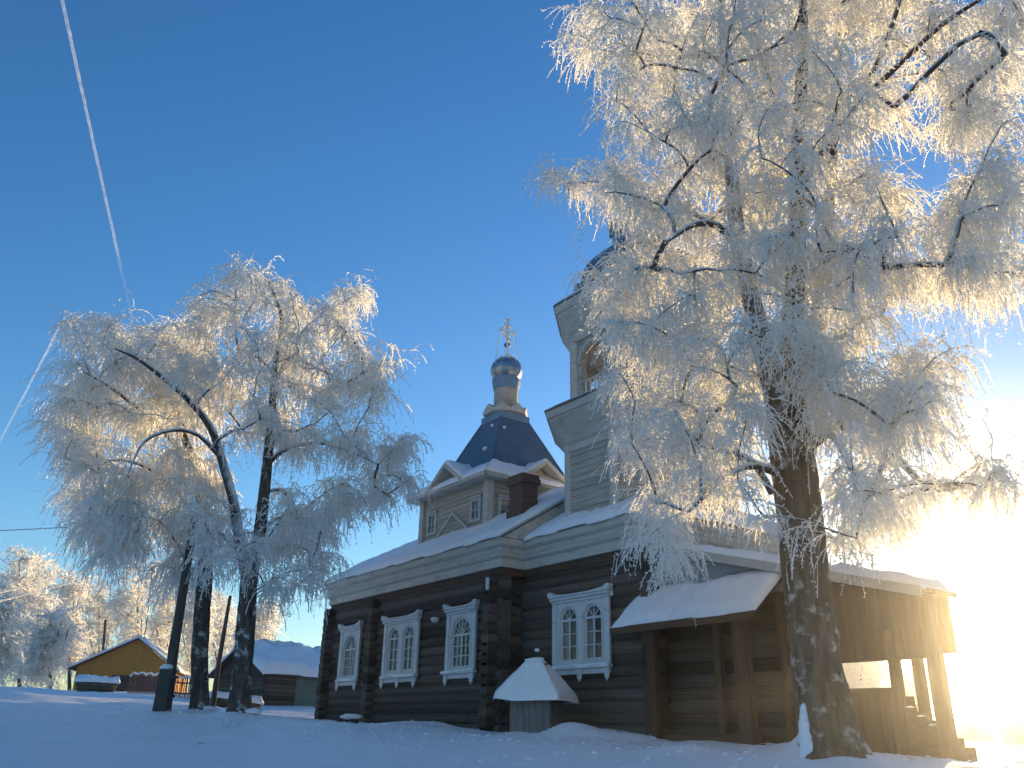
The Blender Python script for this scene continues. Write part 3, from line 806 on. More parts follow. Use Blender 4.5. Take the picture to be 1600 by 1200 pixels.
ring = MB().lathe([(0.50, 12.412), (0.57, 12.76), (0.57, 12.86), (0.52, 12.90), (0.50, 12.91)], US, VC, 16).build('ring', MAT['pale_blue'], sm)
def onion_mat():
    m, t, P, n, l = newmat('blue_gold_scales')
    tc = n.new('ShaderNodeTexCoord'); nz = n.new('ShaderNodeTexNoise'); nz.inputs['Scale'].default_value = 3.5
    l.new(tc.outputs['Object'], nz.inputs['Vector'])
    r = ramp(n, [(0.45, (0.13, 0.23, 0.34)), (0.58, (0.27, 0.32, 0.36)), (0.72, (0.45, 0.42, 0.33))])
    l.new(nz.outputs['Fac'], r.inputs[0]); l.new(r.outputs[0], P.inputs['Base Color'])
    P.inputs['Metallic'].default_value = 0.6; P.inputs['Roughness'].default_value = 0.35
    return m
onion = MB().lathe([(0.50, 12.912), (0.60, 13.05), (0.645, 13.22), (0.63, 13.40), (0.55, 13.58), (0.40, 13.72), (0.22, 13.82), (0.08, 13.90), (0.06, 13.95)], US, VC, 14).build('onion_dome', onion_mat(), sm)
snow_blob(onion, (US, VC, 13.74), 0.40, (1, 1, 0.42), 'snow_cap')
crs = MB().tube([(US, VC, 13.9), (US, VC, 14.35)], [0.055, 0.05], 8).tube([(US, VC, 14.35), (US, VC, 15.55)], 0.045, 8).build('cross', MAT['gold'], sm)
MB().lathe([(0.02, 14.28), (0.10, 14.33), (0.13, 14.40), (0.10, 14.47), (0.02, 14.52)], US, VC, 10).build('orb', MAT['iron'], crs, True)
TX = Vector((1, 0, 0))
for (z, hl, tilt, th) in ((15.00, 0.40, 0, 0.05), (15.28, 0.20, 0, 0.04), (14.72, 0.22, 0.10, 0.045)):
    MB().bar((US, VC - hl, z + tilt), (US, VC + hl, z - tilt), th * 1.6, th * 1.6).build('cross_bar', MAT['rimeobj'], crs)
rm = MB()      # lumpy rime grown on the cross
for _ in range(46):
    k = random.random()
    if k < .45: b = (US + random.uniform(-.06, .06), VC + random.uniform(-.40, .40), 15.0 + random.uniform(-.08, .08))
    elif k < .6: b = (US, VC + random.uniform(-.22, .22), 15.28 + random.uniform(-.05, .05))
    else: b = (US + random.uniform(-.05, .05), VC + random.uniform(-.10, .10), random.uniform(14.6, 15.6))
    d = Vector((random.uniform(-1, 1), random.uniform(-1, 1), random.uniform(-.6, 1))).normalized() * random.uniform(.05, .13)
    rm.tube([b, Vector(b) + d * .5, Vector(b) + d], [0.03, 0.04, 0.012], 5)
tag(rm.build('rime', MAT['rimeobj'], crs), kind='stuff')
for sx, sy in ((0, -1), (0, 1), (1, -.3), (-1, .3)):
    pts = []
    for k in range(9):
        t_ = k / 8
        y = VC + sy * (0.36 + 0.22 * t_); x = US + sx * 0.5 * t_
        pts.append((x, y, 14.92 - 1.50 * t_ - 0.06 * math.sin(math.pi * t_)))
    MB().tube(pts, [0.024 + 0.01 * random.random() for _ in pts], 5).build('stay_chain', MAT['rimeobj'], crs)

# chimney -----------------------------------------------------------
CU, CV = -0.62, 1.5
chim = MB().box(CU - 0.36, CU + 0.36, CV - 0.30, CV + 0.30, 5.9, 7.32).build('chimney', MAT['brick'], church)
MB().box(CU - 0.43, CU + 0.43, CV - 0.37, CV + 0.37, 7.321, 7.50).build('chimney_cap', MAT['brick'], chim)
MB().box(CU - 0.40, CU + 0.40, CV - 0.34, CV + 0.34, 7.501, 7.64).build('chimney_cap', MAT['brick'], chim)
MB().box(CU - 0.42, CU + 0.42, CV - 0.36, CV + 0.36, 6.28, 6.50).build('chimney_collar', MAT['brick'], chim)

# bell tower --------------------------------------------------------
UC, AP = 2.96, 2.39
R8 = math.pi / 8
def octpts(a):
    k = a / math.cos(R8)
    return [(UC + k * math.cos(-R8 * 5 + math.pi / 4 * i), VC + k * math.sin(-R8 * 5 + math.pi / 4 * i)) for i in range(8)]   # face 0 looks to the front
bt = MB().lathe([(AP - .02, 5.2), (AP - .02, 8.0)], UC, VC, 8, R8, True).build('bell_tower', MAT['peel'], church)
op = octpts(AP)
for i in range(8): siding(bt, op[i], op[(i + 1) % 8], 5.35, 7.95, 0.20)
for x, y in op:
    d = Vector((x - UC, y - VC, 0)).normalized()
    MB().lathe([(0.15, 5.3), (0.15, 7.96)], x - d.x * .05, y - d.y * .05, 8, math.atan2(d.y, d.x)).build('corner_board', MAT['white'], bt)
# solid dark box on the front face, coloured as a small hole's shade
MB().box(3.02, 3.28, VC - AP - 0.06, VC - AP - 0.031, 7.78, 8.02 - .10).build('hole_shade_box', MAT['iron'], bt)
MB().lathe([(AP + .02, 7.72), (AP + .07, 7.74), (AP + .07, 7.94), (AP + .01, 7.96)], UC, VC, 8, R8, True).build('frieze_board', MAT['white'], bt)
MB().lathe([(AP, 7.962), (2.46, 8.05), (2.58, 8.28), (2.80, 8.55), (2.93, 8.70), (2.95, 8.75), (2.0, 8.755)], UC, VC, 8, R8, True).build('cove', MAT['white'], bt)
MB().lathe([(2.90, 8.757), (3.00, 8.76), (3.03, 8.98), (2.9, 8.99)], UC, VC, 8, R8, True).build('cornice_board', MAT['white'], bt)
MB().lathe([(3.07, 8.992), (3.07, 9.04), (2.25, 9.36), (2.0, 9.37)], UC, VC, 8, R8, True).build('skirt_roof', MAT['metal_roof'], bt)
MB().lathe([(2.88, 9.11), (2.80, 9.22), (2.25, 9.42), (2.1, 9.43)], UC, VC, 8, R8, True).build('roof_snow', MAT['roofsnow'], bt, True)
A2 = 2.20
o2 = octpts(A2)
for i in range(8):
    a, b = Vector((*o2[i], 0)), Vector((*o2[(i + 1) % 8], 0))
    t = (b - a).normalized(); nrm = Vector((t.y, -t.x, 0)); mid = (a + b) / 2; L_ = (b - a).length / 2
    F = (lambda mid, t, nrm: (lambda p, z, d: tuple(mid + t * p - nrm * d + Vector((0, 0, z)))))(mid, t, nrm)
    MB().plate([[(-L_ + .002, 9.38), (-0.55, 9.38)] + [(0.55 * math.cos(math.pi - math.pi * k / 10), 10.55 + 0.55 * math.sin(math.pi * k / 10)) for k in range(11)] + [(0.55, 9.38), (L_ - .002, 9.38), (L_ - .002, 11.35), (-L_ + .002, 11.35)]], F, 0.0, 0.22).build('belfry_arch', MAT['peel'], bt)
    MB().plate([[(0.60 * math.cos(math.pi - math.pi * k / 10), 10.55 + 0.60 * math.sin(math.pi * k / 10)) for k in range(11)] + [(0.70 * math.cos(math.pi * k / 10), 10.55 + 0.70 * math.sin(math.pi * k / 10)) for k in range(11)]], F, -0.05, -0.002).build('arch_moulding', MAT['white'], bt)
    rl = MB().bar(F(-0.55, 9.98, 0.08), F(0.55, 9.98, 0.08), 0.07, 0.07).build('railing', MAT['white'], bt)
    MB().bar(F(-0.55, 9.50, 0.08), F(0.55, 9.50, 0.08), 0.06, 0.05).build('rail', MAT['white'], rl)
    for k in range(5):
        x = -0.42 + 0.21 * k
        MB().bar(F(x, 9.53, 0.08), F(x, 9.944, 0.08), 0.045, 0.045).build('baluster', MAT['trim'], rl)
for x, y in o2:
    d = Vector((x - UC, y - VC, 0)).normalized()
    MB().lathe([(0.17, 9.38), (0.17, 11.36)], x - d.x * .05, y - d.y * .05, 8, math.atan2(d.y, d.x)).build('corner_post', MAT['white'], bt)
MB().lathe([(2.15, 11.352), (2.27, 11.38), (2.33, 11.60), (2.48, 11.95), (2.66, 12.25), (2.70, 12.34), (1.9, 12.345)], UC, VC, 8, R8, True).build('cove', MAT['white'], bt)
MB().lathe([(2.66, 12.347), (2.74, 12.35), (2.78, 12.60), (2.6, 12.61)], UC, VC, 8, R8, True).build('cornice_board', MAT['white'], bt)
MB().lathe([(2.82, 12.612), (2.82, 12.66), (2.15, 13.16), (2.0, 13.17)], UC, VC, 8, R8, True).build('skirt_roof', MAT['blue'], bt)
MB().lathe([(2.74, 12.72), (2.66, 12.85), (2.24, 13.17), (2.1, 13.18)], UC, VC, 8, R8, True).build('roof_snow', MAT['roofsnow'], bt, True)
MB().lathe([(2.17, 13.172), (2.17, 13.48), (1.9, 13.5)], UC, VC, 8, R8, True).build('dome_base', MAT['blue'], bt)
dome = MB().lathe([(1.96, 13.502), (1.95, 13.72), (1.88, 14.05), (1.74, 14.35), (1.52, 14.64), (1.25, 14.92), (0.98, 15.12), (0.86, 15.2)], UC, VC, 8, R8, True).build('dome', MAT['blue'], bt)
MB().lathe([(0.88, 15.1), (0.88, 15.95), (1.02, 16.0), (1.02, 16.12), (0.5, 16.15)], UC, VC, 8, R8, True).build('lantern', MAT['pale_blue'], bt)
MB().lathe([(0.50, 16.152), (0.62, 16.35), (0.64, 16.55), (0.52, 16.85), (0.25, 17.15), (0.07, 17.4), (0.05, 17.5)], UC, VC, 14).build('onion_dome', MAT['blue'], bt, True)
c2 = MB().tube([(UC, VC, 17.4), (UC, VC, 18.9)], 0.045, 8).build('cross', MAT['gold'], bt)
for (z, hl, tilt) in ((18.4, 0.38, 0), (18.65, 0.19, 0), (18.1, 0.2, 0.08)):
    MB().bar((UC, VC - hl, z + tilt), (UC, VC + hl, z - tilt), 0.08, 0.08).build('cross_bar', MAT['rimeobj'], c2)

# covered porch at the right-hand end -------------------------------
porch = empty('porch', church)
PV, PB = 1.30, 2.15
rz = lambda u_: 4.30 - 0.268 * (u_ - 5.75)              # underside of the shed roof
pr = MB().plate([[(5.66, rz(5.66)), (12.42, rz(12.42)), (12.42, rz(12.42) + 0.09), (5.66, rz(5.66) + 0.09)]], lambda a, b, d: (a, d, b), PV - 0.28, PB + 0.12).build('porch_roof', MAT['plankh'], porch)
snow_patch('porch_roof_snow', porch, [(12.41, PV - 0.27, rz(12.41) + 0.1), (12.41, PB + 0.11, rz(12.41) + 0.1), (5.7, PB + 0.11, rz(5.7) + 0.1), (5.7, PV - 0.27, rz(5.7) + 0.1)], 0.17, (1, 1, 0, 1), step=0.16, seed=51)
MB().plate([[(5.66, rz(5.66) - .1), (12.42, rz(12.42) - .1), (12.42, rz(12.42) + .1), (5.66, rz(5.66) + .1)]], lambda a, b, d: (a, d, b), PV - 0.315, PV - 0.283).build('verge_board', MAT['white'], porch)
# sheeted upper wall on the left, boarded on the right
MB().plate([[(5.66, 2.9), (9.28, 2.9), (9.28, rz(9.28) - 0.005), (5.66, rz(5.66) - 0.005)]], FRONT(PV), -0.03, 0.05).build('sheet_panel', MAT['grey'], porch)
x = 9.30
while x < 12.2:
    w_ = random.uniform(0.15, 0.20)
    x1 = min(x + w_, 12.22)
    MB().plate([[(x, 1.42), (x1 - 0.008, 1.42), (x1 - 0.008, rz(x1) - 0.005), (x, rz(x) - 0.005)]], FRONT(PV), -0.02 + random.uniform(-.008, .008), 0.03).build('plank', MAT['plank'], porch)
    x = x1
plog = empty('log_wall', church)
for z in COURSES[:12]:
    log(plog, (5.55, PV + 0.16, z), 3.45, RL)
# lower parapet
x = 9.02
while x < 11.35:
    w_ = random.uniform(0.16, 0.21); x1 = min(x + w_, 11.40)
    top_ = 0.80
    MB().plate([[(x, -0.5), (x1 - 0.008, -0.5), (x1 - 0.008, top_), (x, top_)]], FRONT(PV), -0.015 + random.uniform(-.008, .008), 0.035).build('plank', MAT['plank'], porch)
    x = x1
MB().box(9.0, 11.45, PV - 0.06, PV + 0.09, 0.802, 0.87).build('handrail', MAT['plankh'], porch)
MB().box(9.0, 12.2, PV - 0.04, PV + 0.08, 1.36, 1.418).build('lintel', MAT['plankh'], porch)
for (pu, pv, s_, z1) in ((9.05, PV + .02, .10, 2.9), (11.50, PV + .02, .09, 1.9), (12.32, PV + .0, .12, None), (11.50, PB - .02, .09, 1.9), (9.05, PB, .1, 3.2)):
    MB().box(pu - s_, pu + s_, pv - s_, pv + s_, -0.8, (z1 or rz(pu + s_)) - 0.006).build('post', MAT['plank'], porch, bevel=0.015)
x = 5.70
while x < 12.2:         # rear wall, open above the parapet at the outer end
    x1 = x + 0.2
    if x1 < 8.6: MB().plate([[(x, -0.5), (x1 - .008, -0.5), (x1 - .008, rz(x1)), (x, rz(x))]], FRONT(PB), 0.0, 0.04).build('plank', MAT['plank'], porch)
    else:
        MB().plate([[(x, 1.50), (x1 - .008, 1.50), (x1 - .008, rz(x1)), (x, rz(x))]], FRONT(PB), 0.0, 0.04).build('plank', MAT['plank'], porch)
        if x1 < 11.4: MB().plate([[(x, -0.5), (x1 - .008, -0.5), (x1 - .008, 0.75), (x, 0.75)]], FRONT(PB), 0.0, 0.04).build('plank', MAT['plank'], porch)
    x = x1
MB().box(5.7, 11.35, PV + 0.06, PB - 0.03, 0.50, 0.60).build('porch_floor', MAT['plankh'], porch)
for k in range(5):
    u0 = 11.40 + 0.19 * k
    MB().box(u0, u0 + 0.22, PV + 0.10, PB - 0.05, -0.8, 0.46 - 0.15 * k).build('step', MAT['plankh'], porch, bevel=0.01)
    MB().box(u0 - 0.02, u0 + 0.2, PV - 0.03, PV + 0.08, -0.8, 0.66 - 0.15 * k).build('stringer_step', MAT['plankh'], porch)
    snow_blob(porch, (u0 + 0.1, PV + 0.02, 0.66 - 0.15 * k), 0.09, (1, .6, .35))
# lean-to in front of the porch
lt = empty('lean_to', church)
E0, E1, EV, EZ2 = 4.95, 9.30, 0.08, 2.27
TZ = 3.22
for (pu, s_) in ((6.02, .14), (8.66, .17)):
    MB().box(pu - s_, pu + s_, 0.40 - s_ * .7, 0.40 + s_ * .7, -0.7, 2.36).build('post', MAT['plank'], lt, bevel=0.02)
    MB().box(pu - 0.22, pu + 0.22, 0.40 - .12, 0.40 + .12, 2.362, 2.43).build('post_head', MAT['plankh'], lt)
MB().box(7.26, 7.44, 1.08, 1.24, -0.5, 2.9).build('post', MAT['plank'], lt, bevel=0.02)
MB().box(E0 + .25, E1 - .1, 0.30, 0.50, 2.432, 2.56).build('beam', MAT['plankh'], lt)
MB().plate([[(EV, EZ2), (PV - 0.04, TZ), (PV - 0.04, TZ + 0.06), (EV, EZ2 + 0.06)]], lambda a, b, d: (d, a, b), E0, E1).build('lean_to_roof', MAT['plankh'], lt)
for k in range(7):
    u_ = E0 + 0.3 + 0.62 * k
    MB().bar((u_, EV + .05, EZ2 - 0.03), (u_, PV - 0.06, TZ - 0.07), 0.07, 0.09).build('rafter', MAT['plankh'], lt)
snow_patch('lean_to_snow', lt, [(E0, EV, EZ2 + .065), (E1, EV, EZ2 + .065), (E1, PV - .05, TZ + .065), (E0, PV - .05, TZ + .065)], 0.15, (1, 1, 0, 1), step=0.1, seed=61)
MB().box(E0, E1, EV - 0.03, EV - 0.005, EZ2 - 0.08, EZ2 + 0.07).build('eave_board', MAT['plankh'], lt)
# low plank base of the lean-to with snow on it
for k in range(3):
    MB().box(5.9, 8.9, 0.52 + 0.0, 0.58, -0.5 + 0.17 * k, -0.34 + 0.17 * k).build('base_board', MAT['plankh'], lt)

# ------------------------------------------------------------------ well house
WELL[2] = gz(WELL[0], WELL[1])
wb = empty('well_house', None, tuple(WELL), math.radians(-21))
tag(wb, 'low grey well house under a hipped snow roof, before the log wall', 'well house')
h = 0.50
nb = 6
for i in range(4):
    for k in range(nb):
        a = -h + 2 * h * k / nb; b = -h + 2 * h * (k + 1) / nb - 0.008
        j = random.uniform(0, 0.008)
        if i == 0: MB().box(a, b, -h - .02 + j, -h + .015, -0.4, 0.78).build('board', MAT['wellboard'], wb)
        if i == 1: MB().box(h - .015, h + .02 - j, a, b, -0.4, 0.78).build('board', MAT['wellboard'], wb)
        if i == 2: MB().box(a, b, h - .015, h + .02, -0.4, 0.78).build('board', MAT['wellboard'], wb)
        if i == 3: MB().box(-h - .02, -h + .015, a, b, -0.4, 0.78).build('board', MAT['wellboard'], wb)
e = 0.81
rf = MB().lathe([(e, 0.782), (e, 0.83), (0.20, 1.62), (0.18, 1.63)], 0, 0, 4, math.pi / 4, True).build('roof', MAT['plankh'], wb)
for i in range(4):
    a = math.pi / 2 * i
    R_ = lambda x, y, z: (x * math.cos(a) - y * math.sin(a), x * math.sin(a) + y * math.cos(a), z)
    snow_patch('roof_snow', rf, [R_(-e - .02, -e - .02, .835), R_(e + .02, -e - .02, .835), R_(.2, -.2, 1.63), R_(-.2, -.2, 1.63)], 0.085, (1, 0, 0, 0), step=0.07, seed=70 + i)
snow_blob(rf, (-0.02, 0, 1.70), 0.30, (1, 1, 0.42), 'snow_cap')
MB().plate([[(-0.20, 1.60), (0.20, 1.60), (0.02, 1.84), (-0.02, 1.84)]], lambda a, b, d: (d, a, b), 0.20, 0.25).build('ridge_gablet', MAT['plank'], rf)
MB().tube([(0, 0, 1.70), (0, 0, 1.98)], 0.02, 6).build('finial', MAT['iron'], rf)
snow_blob(rf, (0, 0, 2.0), 0.07, (1, 1, 0.6), 'snow_cap')

# small snow-capped stone by the wall
p = at(551, 1137, 29.0)
st = empty('capped_stone', None, (p[0], p[1], gz(p[0], p[1])))
tag(st, 'small dark stone under a cap of snow beside the log wall', 'stone')
bm = bmesh.new(); bmesh.ops.create_icosphere(bm, subdivisions=2, radius=0.16)
for v in bm.verts: v.co *= random.uniform(0.85, 1.15)
me = bpy.data.meshes.new('stone'); bm.to_mesh(me); bm.free()
link('stone', me, MAT['iron'], st).location = (0, 0, 0.08)
snow_blob(st, (-0.05, 0, 0.24), 0.28, (1.3, 1, 0.3), 'snow_cap')

# ------------------------------------------------------------------ trees
def bez(p0, p1, p2, p3, n):
    t = np.linspace(0, 1, n)[:, None]
    return (1 - t) ** 3 * p0 + 3 * (1 - t) ** 2 * t * p1 + 3 * (1 - t) * t ** 2 * p2 + t ** 3 * p3

def resample(pts, step):
    pts = np.array(pts, float)
    # Catmull-Rom through the given points
    out = []
    P = np.vstack([2 * pts[0] - pts[1], pts, 2 * pts[-1] - pts[-2]])
    for i in range(1, len(P) - 2):
        n = max(2, int(np.linalg.norm(P[i + 1] - P[i]) / step))
        for k in range(n):
            t = k / n
            out.append(0.5 * ((2 * P[i]) + (-P[i - 1] + P[i + 1]) * t + (2 * P[i - 1] - 5 * P[i] + 4 * P[i + 1] - P[i + 2]) * t * t + (-P[i - 1] + 3 * P[i] - 3 * P[i + 1] + P[i + 2]) * t ** 3))
    out.append(pts[-1])
    return np.array(out)

def tubes_np(paths, sides):
    """paths: list of (pts (k,3), radii (k,)) -> verts, quads"""
    V_, Q_, base = [], [], 0
    ang = np.arange(sides) * 2 * math.pi / sides
    ca, sa = np.cos(ang), np.sin(ang)
    for pts, rad in paths:
        d = np.gradient(pts, axis=0); d /= np.linalg.norm(d, axis=1)[:, None] + 1e-9
        ref = np.array([0.37, 0.61, 0.2]) if abs(d[0][2]) > 0.6 else np.array([0.1, 0.2, 1.0])
        a = np.cross(d, ref); a /= np.linalg.norm(a, axis=1)[:, None] + 1e-9
        b = np.cross(d, a)
        ring = pts[:, None] + rad[:, None, None] * (a[:, None] * ca[None, :, None] + b[:, None] * sa[None, :, None])
        k = len(pts)
        V_.append(ring.reshape(-1, 3))
        I = base + np.arange(k * sides).reshape(k, sides)
        J = np.roll(I, -1, 1)
        Q_.append(np.stack([I[:-1], J[:-1], J[1:], I[1:]], -1).reshape(-1, 4))
        base += k * sides
    return np.concatenate(V_), np.concatenate(Q_)

def strands(P0, D0, L, K, grav, wob, r):
    """drooping strands, all at once -> positions (K, N, 3)"""
    N = len(P0)
    pos = np.empty((K, N, 3)); pos[0] = P0
    d = D0 / (np.linalg.norm(D0, axis=1)[:, None] + 1e-9)
    st = (L / (K - 1))[:, None]
    for k in range(1, K):
        d = d + np.array([0, 0, -1.0]) * grav[:, None] + r.normal(0, wob, (N, 3))
        d /= np.linalg.norm(d, axis=1)[:, None]
        pos[k] = pos[k - 1] + d * st
    return pos

def strand_mesh(pos, rad, spur_n, spur_len, spur_w, r):
    """twisting strands (half-width (K,N)) plus flat spurs of frost"""
    K, N, _ = pos.shape
    d = np.gradient(pos, axis=0); d /= np.linalg.norm(d, axis=2)[..., None] + 1e-9
    ref = r.normal(0, 1, (1, N, 3))
    a = np.cross(d, ref); a /= np.linalg.norm(a, axis=2)[..., None] + 1e-9
    b = np.cross(d, a)
    tw_ = np.cumsum(r.normal(0, 0.7, (K, N, 1)), axis=0)
    sdv = a * np.cos(tw_) + b * np.sin(tw_)
    rings = np.stack([pos + rad[..., None] * sdv, pos - rad[..., None] * sdv], 2)      # K,N,2,3
    V_ = [rings.reshape(-1, 3)]
    I = np.arange(K * N * 2).reshape(K, N, 2)
    Q_ = [np.stack([I[:-1, :, 0], I[:-1, :, 1], I[1:, :, 1], I[1:, :, 0]], -1).reshape(-1, 4)]
    base = K * N * 2
    for s in range(spur_n):
        t = r.uniform(0, 1, (K - 1, N, 1))
        o = pos[:-1] * (1 - t) + pos[1:] * t
        th = r.uniform(0, 2 * math.pi, (K - 1, N, 1))
        dr = a[:-1] * np.cos(th) + b[:-1] * np.sin(th)
        out = dr * 0.8 + d[:-1] * r.uniform(0.1, 0.9, (K - 1, N, 1)) + np.array([0, 0, -0.15])
        out /= np.linalg.norm(out, axis=2)[..., None]
        sl = spur_len * r.uniform(0.5, 1.4, (K - 1, N, 1))
        sd = np.cross(out, r.normal(0, 1, (K - 1, N, 3))); sd /= np.linalg.norm(sd, axis=2)[..., None] + 1e-9
        w_ = spur_w * r.uniform(0.7, 1.3, (K - 1, N, 1))
        q4 = np.stack([o, o + out * sl * 0.55 + sd * w_, o + out * sl, o + out * sl * 0.55 - sd * w_], 2)
        V_.append(q4.reshape(-1, 3))
        n_ = (K - 1) * N
        Q_.append((base + np.arange(n_ * 4)).reshape(n_, 4))
        base += n_ * 4
    return np.concatenate(V_), np.concatenate(Q_)

def make_tree(name, label, stems, blobs, dist, dspread, n_att, twigs, per_twig, sd, slen=(0.35, 0.95), srad=0.008, spur=(2, 0.05, 0.011), tlen=(0.3, 0.75),
              bark='bark', group=None, axis_px=None, half_px=400, K=6, droop=0.55, sides=14, up=0.25, nobranch=1.0):
    """stems: list of (pixel/distance points, radii); blobs: crown lumps as photo px (cx, cy, rx, ry), given depth about the trunk's distance"""
    r = np.random.default_rng(sd)
    base = np.array(stems[0][0][0], float)
    base[2] = gz(base[0], base[1])
    root = empty(name, None, tuple(base))
    tag(root, label, 'tree', group)
    # stems
    stem_paths, nodes, ntan, nload, nref = [], [], [], [], []
    for si, (pts, rads) in enumerate(stems):
        pts = np.array(pts, float)
        if si == 0: pts[0] = base - np.array([0, 0, 0.25])
        sp = resample(pts, (0.09 if si == 0 else 0.22) if dist < 40 else 0.8)
        cum = np.concatenate([[0], np.cumsum(np.linalg.norm(np.diff(pts, axis=0), axis=1))]); cs_ = np.concatenate([[0], np.cumsum(np.linalg.norm(np.diff(sp, axis=0), axis=1))])
        rr = np.interp(cs_ / cs_[-1], cum / cum[-1], rads)
        stem_paths.append((sp - base, rr))
        t = np.gradient(sp, axis=0); t /= np.linalg.norm(t, axis=1)[:, None]
        for k in range(len(sp)):
            if sp[k][2] > base[2] + (2.6 if dist < 40 else 0.22 * (np.array(stems[0][0])[:, 2].max() - base[2])) and rr[k] < (0.36 if dist < 40 else 1):
                nodes.append(sp[k]); ntan.append(t[k]); nref.append((-1, 0))
    # attractors
    area = np.array([b[2] * b[3] for b in blobs], float); cnt = np.maximum(1, np.round(n_att * area / area.sum())).astype(int)
    att = []
    for (cx, cy_, rx, ry), n in zip(blobs, cnt):
        for _ in range(n):
            while True:
                x, y = r.uniform(-1, 1, 2)
                if x * x + y * y < 1: break
            px, py = cx + x * rx * 0.9, cy_ + y * ry * 0.8 - ry * 0.15
            ax = (axis_px if axis_px else 0)
            dm = dspread * math.sqrt(max(0.06, 1 - ((px - ax) / half_px) ** 2))
            att.append(at(px, py, dist + r.uniform(-0.75 * dm, dm)))
    att = np.array(att)
    N0 = np.array(nodes)
    dd = np.min(np.linalg.norm(att[:, None] - N0[None], axis=2), axis=1)
    att = att[np.argsort(dd)]
    paths = []
    for A in att:
        Nn = np.array(nodes)
        v = A - Nn
        dist_ = np.linalg.norm(v, axis=1); hor = np.linalg.norm(v[:, :2], axis=1)
        cost = dist_ + 1.1 * np.maximum(0, Nn[:, 2] - A[2] + 0.25 * hor) + np.where(dist_ < 0.35, 0.5, 0)
        i = int(np.argmin(cost)); p0 = Nn[i]; L_ = dist_[i]
        out = v[i] / (L_ + 1e-9)
        p1 = p0 + (ntan[i] * 0.30 + out * 0.55 + np.array([0, 0, up])) * L_ * 0.38
        p2 = A - out * L_ * 0.28 + np.array([0, 0, 0.14 * L_])
        n = max(6, min(18, int(L_ / 0.16))) if dist < 40 else 5
        bp = bez(p0, p1, p2, A, n)
        wv = r.normal(0, 0.022 * L_ ** 0.6, (n, 3)); wv[0] = 0
        bp = bp + np.cumsum(wv, axis=0) * 0.5
        j = len(paths)
        paths.append([bp, nref[i], np.ones(n)])
        t = np.gradient(bp, axis=0); t /= np.linalg.norm(t, axis=1)[:, None] + 1e-9
        for k in range(1, n):
            nodes.append(bp[k]); ntan.append(t[k]); nref.append((j, k))
    for j in range(len(paths) - 1, -1, -1):
        bp, (pj, pk), ld = paths[j]
        if pj >= 0: paths[pj][2][:pk + 1] += ld[0]
    rt = 0.011 if dist < 40 else 0.03
    br = [(bp - base, rt * ld ** 0.46 * np.linspace(1.0, 0.75, len(bp))) for bp, _, ld in paths]
    sv, sq = [], []
    # trunk: ribbed, flared stems
    V_, Q_ = tubes_np(stem_paths[:1], sides)
    if dist < 40:
        k_ = len(stem_paths[0][0])
        R3 = V_.reshape(k_, sides, 3); c3 = stem_paths[0][0][:, None]
        th_ = np.broadcast_to(np.arange(sides) * 2 * math.pi / sides, (k_, sides)); zz = R3[..., 2]
        f_ = 1 + 0.055 * vnoise(th_ * 3.2 + sd, zz * 0.9 + 0.5 * np.sin(th_), sd) + 0.045 * vnoise(th_ * 6.7, zz * 2.6, sd + 1) + 0.03 * vnoise(th_ * 11, zz * 6, sd + 2)
        f_ = f_ + 0.16 * np.cos(5 * th_ + 0.6 * np.sin(2 * th_)) * np.exp(-np.clip(zz, 0, 9) / 0.3)
        V_ = (c3 + (R3 - c3) * f_[..., None]).reshape(-1, 3)
        for q_ in range(0 if dist < 20 else 4):
            a_ = q_ * 0.9 + r.uniform(-.3, .3); rr_ = stem_paths[0][1][0] * r.uniform(0.85, 1.05)
            snow_blob(root, (rr_ * math.cos(a_), rr_ * math.sin(a_), 0.0), r.uniform(0.10, 0.18), (1.6, 1.6, r.uniform(.4, .7)))
    trunk = link('trunk', npmesh('trunk', V_, Q_), MAT[bark], root, True)
    if len(stem_paths) > 1:
        for sp_ in stem_paths[1:]:
            V_, Q_ = tubes_np([sp_], 10 if dist < 40 else 6)
            link('stem', npmesh('stem', V_, Q_), MAT['twig'], root, True)
    V_, Q_ = tubes_np(br, 6 if dist < 40 else 4)
    tag(link('branches', npmesh('branches', V_, Q_), MAT['twig'], root, True), kind='stuff')
    # twigs off the outer part of every branch
    P0, D0 = [], []
    cen = N0.mean(0)
    for bp, _, ld in paths:
        n = len(bp)
        lo = n // 5
        t = np.gradient(bp, axis=0); t /= np.linalg.norm(t, axis=1)[:, None] + 1e-9
        ks = r.integers(lo, n, twigs)
        for k in ks:
            P0.append(bp[k]); D0.append(t[k] * 0.5 + r.normal(0, 0.75, 3) * np.array([1, 1, 0.55]) + np.array([0, 0, 0.15]))
    P0, D0 = np.array(P0), np.array(D0)
    N = len(P0)
    tp = strands(P0, D0, r.uniform(*tlen, N), 6, r.uniform(0.08, 0.22, N), 0.10, r)
    tr_ = np.linspace(1.25, 0.9, 6)[:, None] * np.full((1, N), srad)
    Va, Qa = strand_mesh(tp - base, tr_, spur[0], spur[1], spur[2], r)
    # hanging strands
    ti = np.repeat(np.arange(N), per_twig)
    kk = r.integers(1, 6, len(ti)); ff = r.uniform(0, 1, len(ti))[:, None]
    s0 = tp[kk - 1, ti] * (1 - ff) + tp[kk, ti] * ff
    sdv = (tp[kk, ti] - tp[kk - 1, ti]); sdv /= np.linalg.norm(sdv, axis=1)[:, None] + 1e-9
    sdv = sdv * 0.6 + r.normal(0, 0.55, (len(ti), 3))
    Ls = r.uniform(*slen, len(ti)) * r.choice([0.6, 1.0, 1.25], len(ti))
    hp = strands(s0, sdv, Ls, K, r.uniform(droop * 0.6, droop * 1.4, len(ti)), 0.13, r)
    hr = np.linspace(1.0, 0.75, K)[:, None] * (srad * r.uniform(0.7, 1.3, (1, len(ti))))
